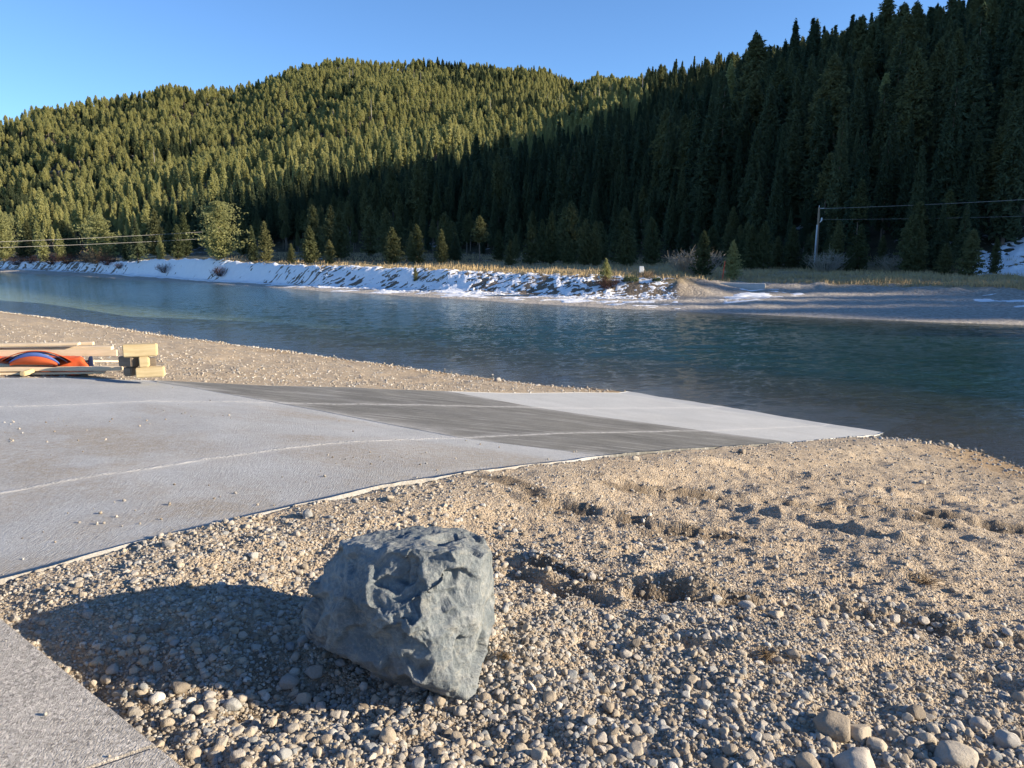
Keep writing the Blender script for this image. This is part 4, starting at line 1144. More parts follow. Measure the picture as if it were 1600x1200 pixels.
# (u, v of the tip, kind, variant, where, metres offset, width factor, label)
BANK = [
    (8, 330, 'bushy', 0, 'c', 5, .8, 'sunlit bushy pine at the far left above the snowy bank'),
    (64, 344, 'pine', 1, 'c', 7, 1.0, 'sunlit round topped pine second from the left on the far bank'),
    (70, 364, 'sunny', 0, 'c', 1, .9, 'small thin pine with pale stem just above the power lines'),
    (96, 358, 'sunny', 0, 'c', 8, .7, 'small round tree right of the thin pale stemmed pine'),
    (160, 336, 'bushy', 1, 'c', 2, 1.0, 'broad sunlit pine above the tan and red willow'),
    (200, 350, 'spruce', 1, 'c', 4, 1.0, 'dark spruce close behind the pointed spruce by the snow gap'),
    (217, 341, 'spruce', 2, 'c', -1, 1.35, 'pointed spruce reaching down the bank between two snow fields'),
    (247, 326, 'young', 1, 'c', 12, 1.0, 'tall pine behind the gap between spruce and bright sapling'),
    (253, 368, 'sunny', 0, 'c', 1, .75, 'narrow bright sapling right of the pointed spruce'),
    (280, 350, 'young', 2, 'c', 3, .9, 'slim sunlit pine left of the large bushy pine'),
    (291, 332, 'young', 0, 'c', 14, 1.0, 'taller pine behind the slim sunlit one'),
    (346, 315, 'bushy', 0, 'c', 0, .95, 'large bushy sunlit pine leaning over the snowy bank'),
    (396, 352, 'spruce', 0, 'f', -4, 1.3, 'dark conifer just right of the large bushy pine'),
    (416, 345, 'young', 1, 'f', -3, .9, 'second dark conifer right of the large bushy pine'),
    (486, 353, 'young', 0, 'f', -6, 1.25, 'olive pine with lit tip standing left of a lower twin'),
    (516, 374, 'young', 2, 'f', -7, 1.2, 'lower twin of the olive pine on the meadow edge'),
    (456, 380, 'young', 1, 'f', -5, 1.1, 'small dark pine left of the olive pine pair'),
    (614, 355, 'young', 1, 'f', -6, 1.35, 'pine with golden lit tip alone at the shaded forest edge'),
    (652, 350, 'young', 2, 'f', -3, 1.1, 'dark pine next right of the golden tipped pine'),
    (690, 358, 'young', 0, 'f', -3, 1.0, 'second dark pine right of the golden tipped pine'),
    (712, 362, 'spruce', 3, 'f', -2, 1.3, 'dark spruce left of the round headed pine'),
    (750, 338, 'pine', 3, 'f', -2, 1.3, 'dark round headed pine in the shaded forest edge'),
    (797, 374, 'young', 1, 'f', -7, 1.2, 'short dark pine in front of the round headed pine'),
    (830, 350, 'young', 2, 'f', -4, 1.0, 'dark pine left of the tall pointed forest edge pine'),
    (861, 331, 'young', 0, 'f', -4, 1.0, 'tall pointed pine at the forest edge in mid meadow'),
    (888, 366, 'young', 1, 'f', -6, 1.0, 'short pine right of the tall pointed forest edge pine'),
    (914, 342, 'young', 2, 'f', -4, 1.05, 'left pine of the close pair behind the bank sapling'),
    (930, 345, 'young', 0, 'f', -5, .9, 'right pine of the close pair behind the bank sapling'),
    (978, 354, 'young', 1, 'f', -8, 1.35, 'wide dark olive pine behind the white marker post'),
    (1018, 342, 'young', 2, 'f', -3, 1.0, 'dark pine right of the white marker post'),
    (947, 404, 'sunny', 0, 'c', -2, 1.1, 'small bright sapling growing on the snowy bank'),
    (649, 417, 'young', 2, 'c', -2.5, 1.0, 'tiny dark sapling on the snow bank'),
    (1098, 361, 'young', 0, 'c', 6, 1.2, 'half lit pine left of the red marker stake'),
    (1144, 376, 'sunny', 0, 'c', 2.5, 1.0, 'bright sunlit pine beside the red marker stake'),
    (1172, 350, 'young', 1, 'f', -3, 1.0, 'slim dark pine right of the bright sunlit pine'),
    (1192, 345, 'young', 2, 'f', -3, 1.0, 'second slim dark pine right of the bright sunlit pine'),
    (1260, 365, 'spruce', 0, 'f', -2, 1.4, 'dark spruce just left of the utility pole'),
    (1306, 344, 'young', 0, 'f', -5, 1.0, 'olive pine just right of the utility pole'),
    (1292, 370, 'young', 1, 'f', -4, 1.1, 'low pine crowding the foot of the utility pole'),
    (1325, 386, 'young', 2, 'f', -7, 1.1, 'short pine between the two olive pines near the pole'),
    (1341, 350, 'young', 1, 'f', -5, 1.0, 'second olive pine right of the utility pole'),
    (1419, 334, 'young', 2, 'f', -4, 1.0, 'pointed pine in the dark gap between pole and snow slope'),
    (1433, 345, 'young', 0, 'f', -3, .9, 'pine touching the pointed one in the dark gap'),
    (1466, 318, 'spruce', 1, 'f', 0, 1.1, 'taller spruce right of the dark gap under the wires'),
    (1502, 320, 'spruce', 2, 'f', 0, 1.1, 'spruce under the wires left of the snow slope'),
    (1476, 380, 'young', 1, 'f', -6, 1.3, 'low bushy pine left of the snow slope'),
    (1516, 358, 'young', 2, 'f', -6, 1.15, 'rounded pine at the left foot of the snow slope'),
    (1554, 372, 'young', 0, 'f', -1, 1.0, 'small pine standing on the snow slope edge'),
]
BK = []
for (u, v, kd, var, where, off, wide, lab) in BANK:
    thb = px_theta(u, 420)
    base = float(np.interp(thb, CT2, CR)) if where == 'c' else float(np.interp(thb, TE, RE))
    r = base + off
    x, y = r * math.sin(thb), r * math.cos(thb)
    tip = at_bearing(u, v, r)
    z = float(far_z(np.array([x]), np.array([y]))[0])
    ki = kinds_of(kd); put_tree(ki[var % len(ki)], x, y, (tip[2] - z) + 0.15, wide, lab)
    BK.append((x, y, r))
BK = np.array(BK)

# the forest: stratified positions over the slopes
def forest_points():
    rg = np.random.default_rng(77)
    out = []
    for (ra, rb, sp) in ((80, 160, 4.1), (160, 300, 4.6), (300, 560, 5.0), (560, 1100, 5.2)):
        nx = int(2 * rb / sp) + 1
        gx, gy = np.meshgrid(np.arange(-nx // 2, nx // 2 + 1) * sp, np.arange(-nx // 2, nx // 2 + 1) * sp)
        gx = (gx + rg.uniform(-.48, .48, gx.shape) * sp).ravel(); gy = (gy + rg.uniform(-.48, .48, gy.shape) * sp).ravel()
        r = np.hypot(gx, gy); th = np.arctan2(gx, gy)
        r0 = np.interp(th, T0, R0); Rc = np.interp(th, RCT, RCV)
        ok = (r >= ra) & (r < rb) & (th > -0.72) & (th < R(106)) & (r > r0 + 1)
        lim = np.where(th > R(34), 420, np.where((th > px_theta(1000, 100)), 640, 1100))
        ok &= (r < lim) & (r < Rc + np.where(th > px_theta(960, 100), 400, 45))
        ok &= (th < R(36)) | (rg.random(len(r)) < 0.45)  # unseen trees right of view, thinned to let streaks of sun through
        # snow slope at the right stays open
        uu = 800 + FPX * 1.01 * np.tan(np.clip(th, -1.2, 1.2))
        ok &= ~((uu > 1490) & (th < R(50)) & (r < r0 + np.interp(uu, [1490, 1600, 2000], [1, 8, 12])))
        out.append(np.stack([gx[ok], gy[ok]], 1))
    return np.concatenate(out)
FP = forest_points()
rg = np.random.default_rng(78)
fx, fy = FP[:, 0], FP[:, 1]; fr_ = np.hypot(fx, fy); fth = np.arctan2(fx, fy)
fz_ = far_z(fx, fy) - 0.2
patch = fbm(fx * 0.02, fy * 0.02, oct=3, seed=88)
isp = (patch + rg.normal(0, .45, len(fx))) > np.where((fr_ > 350) & (fth < px_theta(1000, 100)), 0.7, -0.25)
fh = 13.5 + 3.0 * patch + rg.normal(0, 3.2, len(fx))
edge = np.clip((fr_ - np.interp(fth, T0, R0)) / 22, 0, 1)
fh = np.clip(fh * (0.5 + 0.5 * edge), 4, 23)
fh = np.where(fr_ < 260, fh * 1.22, fh)
fh = np.where((fr_ > 450) & (fth < px_theta(1010, 100)), fh * 0.72, fh)
fh = np.where((fth > R(36)), np.clip(fh, 4, 16), fh)
kis, kip = kinds_of('spruce'), kinds_of('pine')
fk = np.where(isp, rg.choice(kis, len(fx)), np.where((fr_ < 330) | (fth > px_theta(1015, 100)), rg.choice(kip[3:], len(fx)), rg.choice(kip[:3], len(fx))))  # trees on the shaded slopes get the dark needle copy
vis = (np.abs(fth) < R(33)) & (fr_ < 300)
score = np.where(vis, fh / fr_ * (1 + 1.2 * (np.interp(fth, T0, R0) + 14 > fr_)), 0)
order = np.argsort(-score)[:190]
pick = np.zeros(len(fx), bool); pick[order] = True
lefties = [int(i) for i in order if fth[i] < px_theta(700, 300)][-12:]
lefties = lefties if len(lefties) >= 5 else [int(i) for i in order[-12:]]
for k_, i in enumerate(lefties): fk[i] = kip[k_ % 5]; isp[i] = False
ZL = [(-9999, 330, 'behind the sunlit bank pines at the left'), (330, 560, 'behind the olive pine pair'), (560, 700, 'behind the golden tipped pine'),
      (700, 840, 'behind the round headed pine'), (840, 1040, 'behind the white marker post'), (1040, 1220, 'behind the red marker stake'),
      (1220, 1400, 'behind the utility pole'), (1400, 9999, 'on the steep ridge foot above the snow slope')]
for i in order:
    u = 800 + FPX * 1.01 * math.tan(fth[i])
    wh = [w for a, b, w in ZL if a <= u < b][0]
    kd = 'spruce' if isp[i] else 'pine'
    put_tree(int(fk[i]), float(fx[i]), float(fy[i]), float(fh[i]), 0.75 + 0.35 * rng.random(),
             f'dark shaded {"narrow spruce" if isp[i] else "forest pine"} {wh}', f'forest {kd}s {wh}')
# low young pines between the meadow and the foot of the slopes
rg2 = np.random.default_rng(79); yk = kinds_of('young'); cnt = 0; YP = []
while len(YP) < 62:
    u = rg2.uniform(-40, 1500); thb = px_theta(u, 420)
    if 335 < u < 470 and rg2.random() < .6: continue
    e0 = float(np.interp(thb, TE, RE)); e1 = float(np.interp(thb, T0, R0))
    r = e0 + 1 + min(max(e1 - e0, 6), 60) * rg2.random() ** 1.3
    x, y = r * math.sin(thb), r * math.cos(thb)
    if any(math.hypot(x - p[0], y - p[1]) < 2.2 for p in YP) or np.min(np.hypot(BK[:, 0] - x, BK[:, 1] - y)) < 1.6: continue
    YP.append((x, y)); wh = [w for a, b, w in ZL if a <= u < b][0]
    put_tree(yk[rg2.integers(len(yk))], x, y, rg2.uniform(3.5, 7.5) * (1 + .004 * (r - e0)), rg2.uniform(.9, 1.3), f'low young pine at the forest foot {wh}', f'low young pines {wh}')
rest = np.where(~pick)[0]
first = {}
for o in COL.objects:
    if o.parent and o.data and o.data.name not in first: first[o.data.name] = o
protos, pidx = [], {}
for ki in kis + kip:
    pidx[ki] = len(protos)
    protos.append([first[KINDS[ki][1].name], first[KINDS[ki][2].name]])
n = len(rest)
s_ = fh[rest] / 18.0; wd = rg.uniform(.8, 1.15, n) * np.where((fr_[rest] < 420) | (fth[rest] > px_theta(1000, 100)), 0.9, 1.0) * np.where((fr_[rest] > 450) & (fth[rest] < px_theta(1010, 100)), 1.45, 1.0)
scatter('forest', np.stack([fx[rest], fy[rest], fz_[rest]], 1), np.stack([rg.normal(0, .02, n), rg.normal(0, .02, n), rg.uniform(0, 6.28, n)], 1),
        np.stack([s_ * wd, s_ * wd, s_], 1), [pidx[int(k)] for k in fk[rest]], protos, 'conifer forest covering the hillsides')

# bare dead trunks standing among the living trees
SN = [trunk_mesh('snag_trunk', 300 + i, 15, .16, M_SNAG, 26, h1=.9, bend=.01, slen=.09) for i in range(3)]
SNAG = [(1275, 130, 200, 'pale dead trunk high on the right ridge beside a reddish tree'), (1078, 190, 330, 'pale dead trunk on the shaded slope left of the right ridge'),
        (1452, 60, 236, 'bare grey trunk near the top of the right ridge'), (1372, 95, 225, 'bare trunk below the ridge top in the middle of the right ridge'),
        ]
for i, (u, v, r, lab) in enumerate(SNAG):
    tip = at_bearing(u, v, r); z = float(far_z(np.array([tip[0]]), np.array([tip[1]]))[0])
    H = max(tip[2] - z, 5) if i != 6 else 4.5
    e = empty('dead_tree', (tip[0], tip[1], z - .2), i, H / 15); link('trunk', SN[i % 3], e); tag(e, lab, 'dead tree'); e.scale[0] = e.scale[1] = e.scale[2] * .4
rg = np.random.default_rng(91)
for i in range(34):
    u = rg.uniform(820, 1010) if i < 22 else rg.uniform(200, 800); r = rg.uniform(480, 640) if i < 22 else rg.uniform(500, 850)
    thb = px_theta(u, 200); x, y = r * math.sin(thb), r * math.cos(thb); z = float(far_z(np.array([x]), np.array([y]))[0])
    e = empty('dead_tree', (x, y, z - .2), i, rg.uniform(13, 19) / 15); link('trunk', SN[i % 3], e)
    g_ = 'dead trunks by the shadow edge of the hill' if i < 22 else 'dead trunks on the sunlit hill'
    tag(e, 'thin grey dead trunk ' + ('beside the shadow edge on the far hill' if i < 22 else 'among the sunlit trees of the far hill'), 'dead tree', g_)

# ------------------------------------------------------------------ brush and shrubs on the far bank
def shrub_mesh(name, seed, H, W_, n, mat, leafy=0):
    rg = np.random.default_rng(seed); V = []
    for i in range(n):
        az = rg.uniform(0, 6.28); sp = rg.random() ** .6; h = H * rg.uniform(.55, 1.05) * (1 - .35 * sp)
        b = np.array([math.cos(az), math.sin(az), 0]) * W_ * .22 * rg.random()
        tip = np.array([math.cos(az) * W_ * .5 * sp, math.sin(az) * W_ * .5 * sp, h]) + b
        mid = (b + tip) / 2 + rg.normal(0, .05 * W_, 3)
        w = .014 + .012 * rg.random(); q = np.array([-math.sin(az + 1), math.cos(az + 1), 0]) * w
        V += [b - q, b + q, mid + q * .8, mid - q * .8, mid - q * .8, mid + q * .8, tip + q * .25, tip - q * .25]
        for k in range(3 + leafy):
            p = mid + (tip - mid) * rg.random(); d = rg.normal(size=3) * H * .16; d[2] = abs(d[2]); q2 = np.cross(d, rg.normal(size=3)); q2 *= (.012 + .02 * (leafy > 0)) / (np.linalg.norm(q2) + 1e-6)
            V += [p - q2, p + q2, p + d + q2 * .4, p + d - q2 * .4]
    V = np.array(V); return raw_mesh(name, V, np.arange(len(V)).reshape(-1, 4), mat, False)
M_RED = M_plain('red_willow', (0.075, 0.042, 0.036), 0.8, .1, .4, 3)
M_TAN = M_plain('tan_willow', (0.24, 0.17, 0.10), 0.8, .1, .3, 3)
M_PALE = M_plain('pale_brush', (0.30, 0.27, 0.22), 0.9, .1, .3, 3)
M_JUN = M_SPRUCE
SH = [shrub_mesh('willow_stems', 400 + i, 1.6, 2.6, 150, m) for i, m in enumerate((M_RED, M_TAN, M_PALE, M_RED))]
SHR = [(28, 418, 0, 1.1, -2.0, 'dark red willow at the far left on the snowy bank'), (50, 416, 3, .9, -1.5, 'dark red willow between two snow patches at the far left'),
       (84, 414, 0, 1.2, -1.5, 'red willow right of the two leftmost ones'), (108, 415, 3, 1.1, -1.2, 'red willow below the small round tree'),
       (136, 411, 0, 1.2, -.5, 'red willow left of the tan willow'), (152, 410, 1, 1.5, -1.2, 'tan orange willow glowing on the bank'),
       (170, 416, 3, 1.0, -1.5, 'red willow hugging the right side of the tan willow'), (188, 420, 0, .6, -2.5, 'low red willow in snow left of the pointed spruce'),
       (258, 428, 3, .8, -3, 'brown red shrub in the snow left of the large bushy pine'), (345, 425, 0, .8, -3, 'thin brown shrub in the snow under the large bushy pine'),
       (1090, 415, 2, 1.7, 9, 'pale leafless brush left of the half lit pine'), (1070, 418, 2, 1.2, 11, 'lower pale brush left of the larger pale brush'),
       (1292, 415, 2, 1.6, 22, 'pale twiggy brush at the foot of the utility pole'), (1012, 436, 1, .45, -.6, 'tan red tuft of brush beside the white marker post'),
       (1400, 415, 2, 1.3, 24, 'grey leafless brush in the dark gap right of the pole'), (950, 446, 0, .7, -2.6, 'brown shrub at the foot of the small bright sapling')]
for (u, v, k, sc_, off, lab) in SHR:
    thb = px_theta(u, 420); r = float(np.interp(thb, CT2, CR)) + off
    x, y = r * math.sin(thb), r * math.cos(thb)
    o = link('shrub', SH[k], None, (x, y, float(far_z(np.array([x]), np.array([y]))[0]) - .05)); o.scale = (sc_,) * 3; o.rotation_euler[2] = u
    tag(o, lab, 'shrub')
for (u, off, sc_, lab) in ((986, -1.6, .34, 'low green juniper at the top of the snow bank'), (1026, -1.2, .2, 'tiny green juniper right of the low one')):
    thb = px_theta(u, 430); r = float(np.interp(thb, CT2, CR)) + off; x, y = r * math.sin(thb), r * math.cos(thb)
    V = []
    rg = np.random.default_rng(int(u))
    for i in range(500):
        p = rg.normal(size=3) * [.9, .6, .5]; p /= max(1, np.linalg.norm(p)); p[2] = abs(p[2]) * .8; d = rg.normal(size=3) * .22 + [0, 0, .15]; q = np.cross(d, rg.normal(size=3)); q *= .05 / np.linalg.norm(q)
        V += [p - q, p + q, p + d + q * .3, p + d - q * .3]
    V = np.array(V); o = link('shrub', raw_mesh('juniper', V, np.arange(len(V)).reshape(-1, 4), M_JUN, False), None, (x, y, float(far_z(np.array([x]), np.array([y]))[0])))
    o.scale = (sc_ * 1.6,) * 3; tag(o, lab, 'shrub')

# meadow grass: dry blades
rg = np.random.default_rng(95); n = 52000
th = rg.uniform(px_theta(330, 420), px_theta(1750, 430), n)
rc = np.interp(th, CT2, CR); r0 = np.interp(th, T0, R0)
r = rc - 0.8 + (r0 + 5 - rc) * rg.random(n) ** 1.25
x, y = r * np.sin(th), r * np.cos(th)
cl = fbm(x * 0.35, y * 0.35, oct=3, seed=96)
ok = (cl + rg.normal(0, .4, n)) > -0.35
x, y, r, th, cl = x[ok], y[ok], r[ok], th[ok], cl[ok]; n = len(x)
z = far_z(x, y)
h = rg.uniform(.15, .42, n) * (1 + .5 * cl); az = rg.uniform(0, 6.28, n); ln = rg.normal(0, .12, (n, 2))
V = np.empty((n, 3, 3))
P0 = np.stack([x, y, z - .02], 1); q = np.stack([np.cos(az), np.sin(az), 0 * az], 1) * rg.uniform(.02, .05, n)[:, None]
V[:, 0] = P0 - q; V[:, 1] = P0 + q; V[:, 2] = P0 + np.stack([ln[:, 0], ln[:, 1], h], 1)
t = NT('dry_grass'); c = t.coord(gen='World')
t.done(t.mix(t.noise(c, .5, 5), (0.34, 0.24, 0.12), (0.52, 0.40, 0.22)), rough=.9, spec=.1); M_GRASS = t.m
o = link('grass', raw_mesh('grass', V.reshape(-1, 3), np.arange(n * 3).reshape(-1, 3), M_GRASS, False)); kind(o, 'stuff', 'dry golden grass of the meadow')

# ------------------------------------------------------------------ utility pole, wires, markers
M_POLE = M_plain('pole_wood', (0.30, 0.22, 0.16), .9, .1, .3, 3)
M_METAL = M_plain('galvanised', (0.62, 0.64, 0.66), .5, .5, .1, 5)
M_WIRE = M_plain('wire', (0.30, 0.29, 0.28), .5, .5, .1, 5)
M_WHITE = M_plain('white_paint', (0.8, 0.8, 0.76), .6, .3, .05, 5)
M_REDP = M_plain('red_paint', (0.55, 0.10, 0.05), .6, .3, .15, 5)
def tz(x, y): return float(far_z(np.array([x]), np.array([y]))[0])
top = at_bearing(1280, 324, 98); zb = tz(top[0], top[1]); H = top[2] - zb + .2
e = empty('utility_pole', (top[0], top[1], zb - .2)); tag(e, 'wooden utility pole with white conduit at the forest edge', 'pole')
link('pole', raw_mesh('pole', *tube([(0, 0, 0), (.02, 0, H * .5), (0, 0, H)], [.16, .14, .11], 10), M_POLE), e)
link('conduit', raw_mesh('conduit', *tube([(-.17, -.1, .9), (-.16, -.1, H * .4), (-.13, -.09, H * .73)], [.085, .085, .075], 8), M_METAL), e)
V, F = join_parts([tube([(0, 0, H - .02), (0, 0, H + .22)], [.045, .03], 8), tube([(0, -.05, H - .12), (.55, -.05, H - .1)], [.03, .03], 6)])
link('bracket', raw_mesh('bracket', V, F, M_METAL), e)
link('insulator', raw_mesh('insulator', *tube([(.14, -.1, H - 1.7), (.32, -.1, H - 1.5), (.34, -.1, H - 1.25), (.34, -.1, H - 1.15)], [.04, .09, .1, .03], 8), M_METAL), e)
def wire(name, a, b, sag, rad, label, grp=None):
    a, b = np.array(a), np.array(b); s = np.linspace(0, 1, 30)[:, None]
    P = a + (b - a) * s; P[:, 2] -= (4 * sag * s * (1 - s))[:, 0]
    o = link(name, raw_mesh(name, *tube(P, [rad] * 30, 5), M_WIRE)); tag(o, label, 'power line', grp)
a1 = at_bearing(1283, 326, 98); b1 = at_bearing(2000, 285, 92)
wire('power_line', a1, b1, .25, .018, 'upper wire running right from the top of the utility pole')
a1 = at_bearing(1285, 343, 98); b1 = at_bearing(2000, 322, 92)
wire('power_line', a1, b1, .25, .010, 'lower wire running right from the utility pole')
wire('power_line', at_bearing(-350, 388, 88), at_bearing(352, 360, 109), .25, .015, 'upper of two wires crossing the trees at the left')
wire('power_line', at_bearing(-350, 395, 88), at_bearing(352, 371, 109), .25, .015, 'lower of two wires crossing the trees at the left')

def bev_box(w, d, h, bev, mat, name, jitter=0.0, seed=0, seg=2):
    bm = bmesh.new(); bmesh.ops.create_cube(bm, size=1.0)
    for v in bm.verts: v.co.x *= w; v.co.y *= d; v.co.z *= h
    L_ = max(w, d, h)
    ax = [w, d, h].index(L_)
    es = [e_ for e_ in bm.edges if abs((e_.verts[0].co - e_.verts[1].co)[ax]) > L_ * .5]
    bmesh.ops.subdivide_edges(bm, edges=es, cuts=10)
    rg = random.Random(seed); b1_, b2_ = rg.uniform(-1, 1), rg.uniform(-1, 1)
    oth = [i for i in range(3) if i != ax]
    for v in bm.verts:
        k = v.co[ax] / L_
        v.co[oth[0]] += jitter * (b1_ * (k * k * 4 - .5)); v.co[oth[1]] += jitter * (b2_ * (k * k * 4 - .5))
    sharp = [e_ for e_ in bm.edges if e_.calc_face_angle(0) > .8]
    if bev: bmesh.ops.bevel(bm, geom=sharp, offset=bev, segments=seg, affect='EDGES')
    me = bpy.data.meshes.new(name); bm.to_mesh(me); bm.free(); me.materials.append(mat)
    return me
q = at_bearing(1002, 429, float(np.interp(px_theta(1002, 430), CT2, CR)) + 1.2); zb = tz(q[0], q[1])
e = empty('marker_post', (q[0], q[1], zb)); tag(e, 'small white box marker on a thin post on the far meadow', 'marker post')
tp = at_bearing(1002, 417, math.hypot(q[0], q[1]))[2] - zb
link('post', raw_mesh('post', *tube([(0, 0, -.1), (0, 0, tp - .2)], [.04, .04], 6), M_POLE), e)
bxo = link('box', bev_box(.34, .24, .5, .02, M_WHITE, 'box'), e, (0, 0, tp - .2)); 
link('cap', bev_box(.32, .26, .05, .01, M_WHITE, 'cap'), e, (0, 0, tp + .03))
link('latch', bev_box(.1, .05, .14, .01, M_WHITE, 'latch'), e, (.16, -.02, tp - .22))
q = at_bearing(1130, 430, float(np.interp(px_theta(1130, 430), CT2, CR)) + 1.5); zb = tz(q[0], q[1])
hh = at_bearing(1130, 408, math.hypot(q[0], q[1]))[2] - zb
e = empty('marker_stake', (q[0], q[1], zb - .1)); tag(e, 'thin red marker stake leaning beside the bright sunlit pine', 'marker stake')
link('stake', raw_mesh('stake', *tube([(-.08, 0, 0), (.02, 0, hh * .6), (.1, 0, hh + .1)], [.05, .05, .045], 6), M_REDP), e)
qa = at_bearing(1120, 441, float(np.interp(px_theta(1120, 440), CT2, CR)) - .6); qb = at_bearing(1196, 444, float(np.interp(px_theta(1196, 440), CT2, CR)) - 3.0)
mid = (qa + qb) / 2; L_ = float(np.linalg.norm((qb - qa)[:2]))
o = link('concrete_ledge', bev_box(L_, 1.0, .5, .03, M_CON_LOW, 'concrete_ledge'), None, (mid[0], mid[1], tz(mid[0], mid[1]) + .05))
o.rotation_euler[2] = math.atan2(qb[1] - qa[1], qb[0] - qa[0]); tag(o, 'pale concrete ledge end on the far bank below the red stake', 'concrete ledge')

# ------------------------------------------------------------------ lumber, timber blocks and the orange bundle
def M_wood(name, lo, hi, dirt=.3):
    t = NT(name); c = t.coord(scale=(.5, 6, 6)); c2 = t.coord()
    g_ = t.noise(c, 5, 5, .6, .5)
    col = t.mix(t.maprange(g_, .3, .7), lo, hi)
    col = t.mix(t.maprange(t.noise(c2, 2.5, 4), .5, .75, 0, dirt), col, tuple(k * .6 for k in lo))
    col = t.mix(t.maprange(t.vor(t.coord(scale=(1, 3, 3)), 1.6), 0.0, .05, .7, 0), col, tuple(k * .35 for k in lo))
    return t.done(col, t.bump(g_, .3, .004), rough=.8, spec=.15)
M_LUM = M_wood('fresh_lumber', (0.62, 0.48, 0.31), (0.76, 0.62, 0.44))
M_TIM = M_wood('treated_timber', (0.44, 0.34, 0.18), (0.62, 0.50, 0.30), .35)
M_TIMD = M_wood('shade_tinted_timber', (0.16, 0.13, 0.10), (0.26, 0.21, 0.16), .5)  # dark copy of the timber; shade in the stack put into its colour
M_ORG = M_plain('orange_fabric', (0.62, 0.115, 0.035), .6, .3, .12, 8)
M_BLU = M_plain('blue_fabric', (0.10, 0.17, 0.42), .6, .3, .15, 12)
M_NAVY = M_plain('navy_fabric', (0.02, 0.03, 0.07), .6, .3, .2, 12)
def board(u0, v0, u1, v1, Y0, Y1, th_px, depth, mat, name, label, seed, cat='board', grp=None, j=.01):
    Y0 -= .22; Y1 += .22
    a = on_y(u0, v0, Y0); b = on_y(u1, v1, Y1); d = b - a; L_ = float(np.linalg.norm(d))
    th_ = th_px / FPX * (Y0 + Y1) / 2
    o = link(name, bev_box(L_, depth, th_, min(.004, th_ * .2), mat, name, j, seed), None, tuple((a + b) / 2))
    o.rotation_euler = (0, -math.asin(d[2] / L_), math.atan2(d[1], d[0]))
    tag(o, label, cat, grp); return o
gl_ = lambda x, y: float(near_z(np.array([x]), np.array([y]))[0])
board(-160, 541, 124, 537.5, 12.3, 12.3, 3.6, .14, M_LUM, 'board', 'topmost long board at the back of the lumber pile', 1)
board(-160, 541, 146, 537, 12.55, 12.55, 5.0, .09, M_LUM, 'board', 'top board reaching furthest right behind the topmost one', 2)
board(-160, 548, 176, 543.5, 12.45, 12.45, 5.5, .14, M_LUM, 'board', 'board lying flat right above the wide orange backed plank', 3)
board(-160, 553.5, 183, 551, 12.05, 12.05, 10, .05, M_LUM, 'board', 'wide plank on edge behind the orange fabric bundle', 4)
board(-160, 571, 145, 569.2, 11.45, 11.45, 3.6, .14, M_LUM, 'board', 'thin pale board directly in front of the orange bundle', 5)
board(-160, 573, 31, 572.5, 11.38, 11.38, 5, .10, M_LUM, 'board', 'short tan board end at the front left of the pile', 6)
board(-160, 579.5, 191, 575.2, 11.28, 11.28, 6.0, .10, M_LUM, 'board', 'long front board running up against the timber stack', 7)
board(-160, 584.5, 165, 582.0, 11.18, 11.3, 3.4, .09, M_LUM, 'board', 'lowest front board with its end short of the timber stack', 8)
board(128, 564.2, 187, 564.4, 11.9, 11.9, 2.6, .05, M_LUM, 'board', 'thin stick bridging from the bundle to the timber stack', 9)
board(-60, 585.5, 16, 584, 11.1, 11.1, 3, .08, M_LUM, 'board', 'short board end lying lowest at the left edge', 10)
def block(u0, u1, v0, v1, Y, depth, mat, name, label, rz=0, seed=0, cat='timber block'):
    a = on_y(u0, v0, Y); b = on_y(u1, v1, Y)
    w = abs(b[0] - a[0]); h = abs(a[2] - b[2])
    o = link(name, bev_box(w, depth, h, .012, mat, name, .003, seed), None, (float((a[0] + b[0]) / 2), Y + depth / 2, float((a[2] + b[2]) / 2)))
    o.rotation_euler[2] = rz; tag(o, label, cat); return o
block(190, 240, 538.5, 557.5, 11.0, .17, M_TIM, 'timber_block', 'pale squared timber lying on top of the timber stack', .30, 1)
block(186, 213, 557.8, 573.5, 11.0, .34, M_TIMD, 'timber_block', 'dark shaded timber in the middle of the stack', -.3, 2)
block(214, 229, 557.9, 574.2, 10.98, .16, M_TIM, 'timber_block', 'short pale timber end in the middle of the stack', .3, 3)
block(210, 252, 574.8, 590, 10.95, .17, M_TIM, 'timber_block', 'chipped pale timber at the bottom of the stack', .28, 4)
block(193, 208.5, 574.5, 588, 11.02, .22, M_TIMD, 'timber_block', 'dark timber block at the lower left of the stack', -.2, 5)
block(28, 37, 581, 588, 11.0, .3, M_TIM, 'timber_block', 'small wood block under the front boards', .1, 6)
block(96, 112, 557, 584, 12.25, .2, M_TIMD, 'timber_block', 'upright block under the back boards behind the bundle', 0, 7)
block(-60, -30, 541, 586, 12.2, .3, M_TIMD, 'timber_block', 'block under the left end of the lumber pile', 0, 8)
block(224, 240, 560, 575, 11.25, .15, M_TIMD, 'timber_block', 'greyish lump behind the short pale timber end', .4, 9)
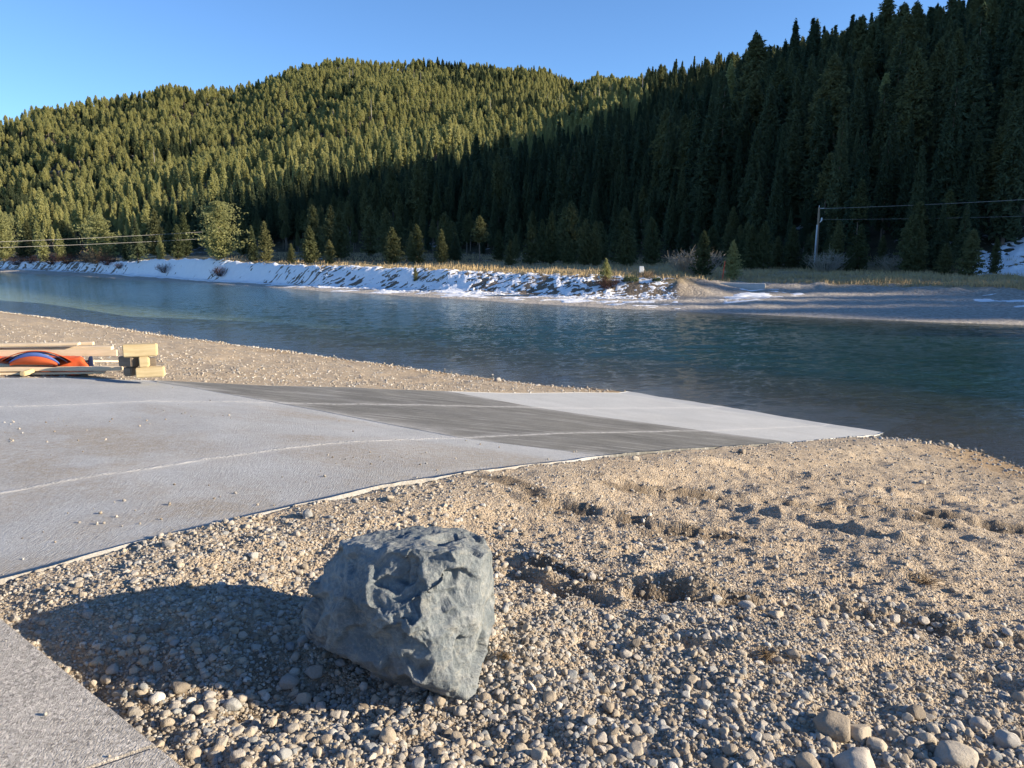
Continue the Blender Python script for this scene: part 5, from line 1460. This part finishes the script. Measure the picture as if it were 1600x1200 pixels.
# orange bundle
def fabric(name, u0, u1, vt, vb, Y0, Y1, mat, parent, seed, amp=.02, prof_=lambda s: 1 - (2 * s - 1) ** 6, nu=90, nv=26):
    V = []
    for i in range(nu):
        s = i / (nu - 1); u = u0 + (u1 - u0) * s
        for j in range(nv):
            a_ = math.pi * j / (nv - 1)
            Y = Y0 + (Y1 - Y0) * (0.5 - 0.5 * math.cos(a_))
            k = (math.sin(a_) ** .45) * max(prof_(s), 0)
            v = vb + (vt - vb) * k
            p = on_y(u, v, Y); V.append(p)
    V = np.array(V)
    n_ = fbm(V[:, 0] * 5, V[:, 1] * 5, V[:, 2] * 9, oct=3, seed=seed)
    V[:, 2] += amp * n_; V[:, 1] += amp * fbm(V[:, 0] * 4, V[:, 1] * 4, V[:, 2] * 12, oct=3, seed=seed + 5)
    return link(name, raw_mesh(name, V, grid_faces(nu, nv), mat), parent)
pb = on_y(70, 586, 11.8)
e = empty('fabric_bundle', tuple(pb)); e_loc = Vector(pb)
tag(e, 'orange fabric bundle with a curved blue panel lying among the boards', 'fabric bundle')
def reparent(o):
    o.data.transform(Matrix.Translation(-e_loc)); return o
reparent(fabric('cover', -80, 142, 556, 584, 11.5, 12.0, M_ORG, e, 3, .018, lambda s: min(1, (1 - s) * 14) ** .5))
reparent(fabric('end_flap', 137, 147, 557, 582, 11.55, 11.95, M_NAVY, e, 9, .01))
def arc_strip(name, u0, u1, vtop, vb, wid, Y, mat, depth=.1):
    V = []
    for i in range(40):
        s = i / 39; u = u0 + (u1 - u0) * s; vv = vb + (vtop - vb) * math.sin(math.pi * (0.04 + .94 * s)) ** .7
        for (dv, dy) in ((0, -depth), (0, depth), (wid, depth), (wid, -depth)):
            V.append(on_y(u, vv + dv * (0.35 + .65 * math.sin(math.pi * s)), Y + dy))
    return reparent(link(name, raw_mesh(name, np.array(V), grid_faces(40, 4, wrap=True), mat), e))
arc_strip('hem', 2, 112, 547.5, 568, 2.2, 11.5, M_ORG, .12)
arc_strip('hem', 8, 106, 549.3, 569, 3.0, 11.47, M_NAVY, .11)
arc_strip('panel', 14, 93, 550.8, 570, 9, 11.46, M_BLU, .11)
arc_strip('hood', 15, 90, 556.8, 570, 13, 11.42, M_ORG, .10)
# dry twigs and weeds on the gravel
def twig_mesh(seed, n, L_, h):
    rg = np.random.default_rng(seed); parts = []
    for i in range(n):
        az = rg.uniform(0, 6.28); l = L_ * rg.uniform(.4, 1); d = np.array([math.cos(az), math.sin(az), 0]); st = rg.normal(0, .05 * L_, 3) * [1, 1, 0]
        P = [st + d * l * k + [0, 0, h * math.sin(k * math.pi * .8) * rg.uniform(.3, 1)] + rg.normal(0, .012, 3) for k in (-.3, 0, .3, .7)]
        parts.append(tube(P, [.0016, .002, .0016, .0008], 4))
    return raw_mesh('twigs', *join_parts(parts), M_TAN)
for k, (u, v, L_, lab) in enumerate(((1445, 912, .28, 'tangle of dead brown grass above the gravel ridge'), (790, 1030, .06, 'small dry weed tuft just right of the boulder'), (1200, 1030, .12, 'dead brown weed lying on the lower gravel'))):
    q = ground_hit(u, v); o = link('dry_weed', twig_mesh(500 + k, (60, 20, 24)[k], L_, L_ * .3), None, (q[0], q[1], gl_(q[0], q[1]) + .004)); tag(o, lab, 'dry weed')
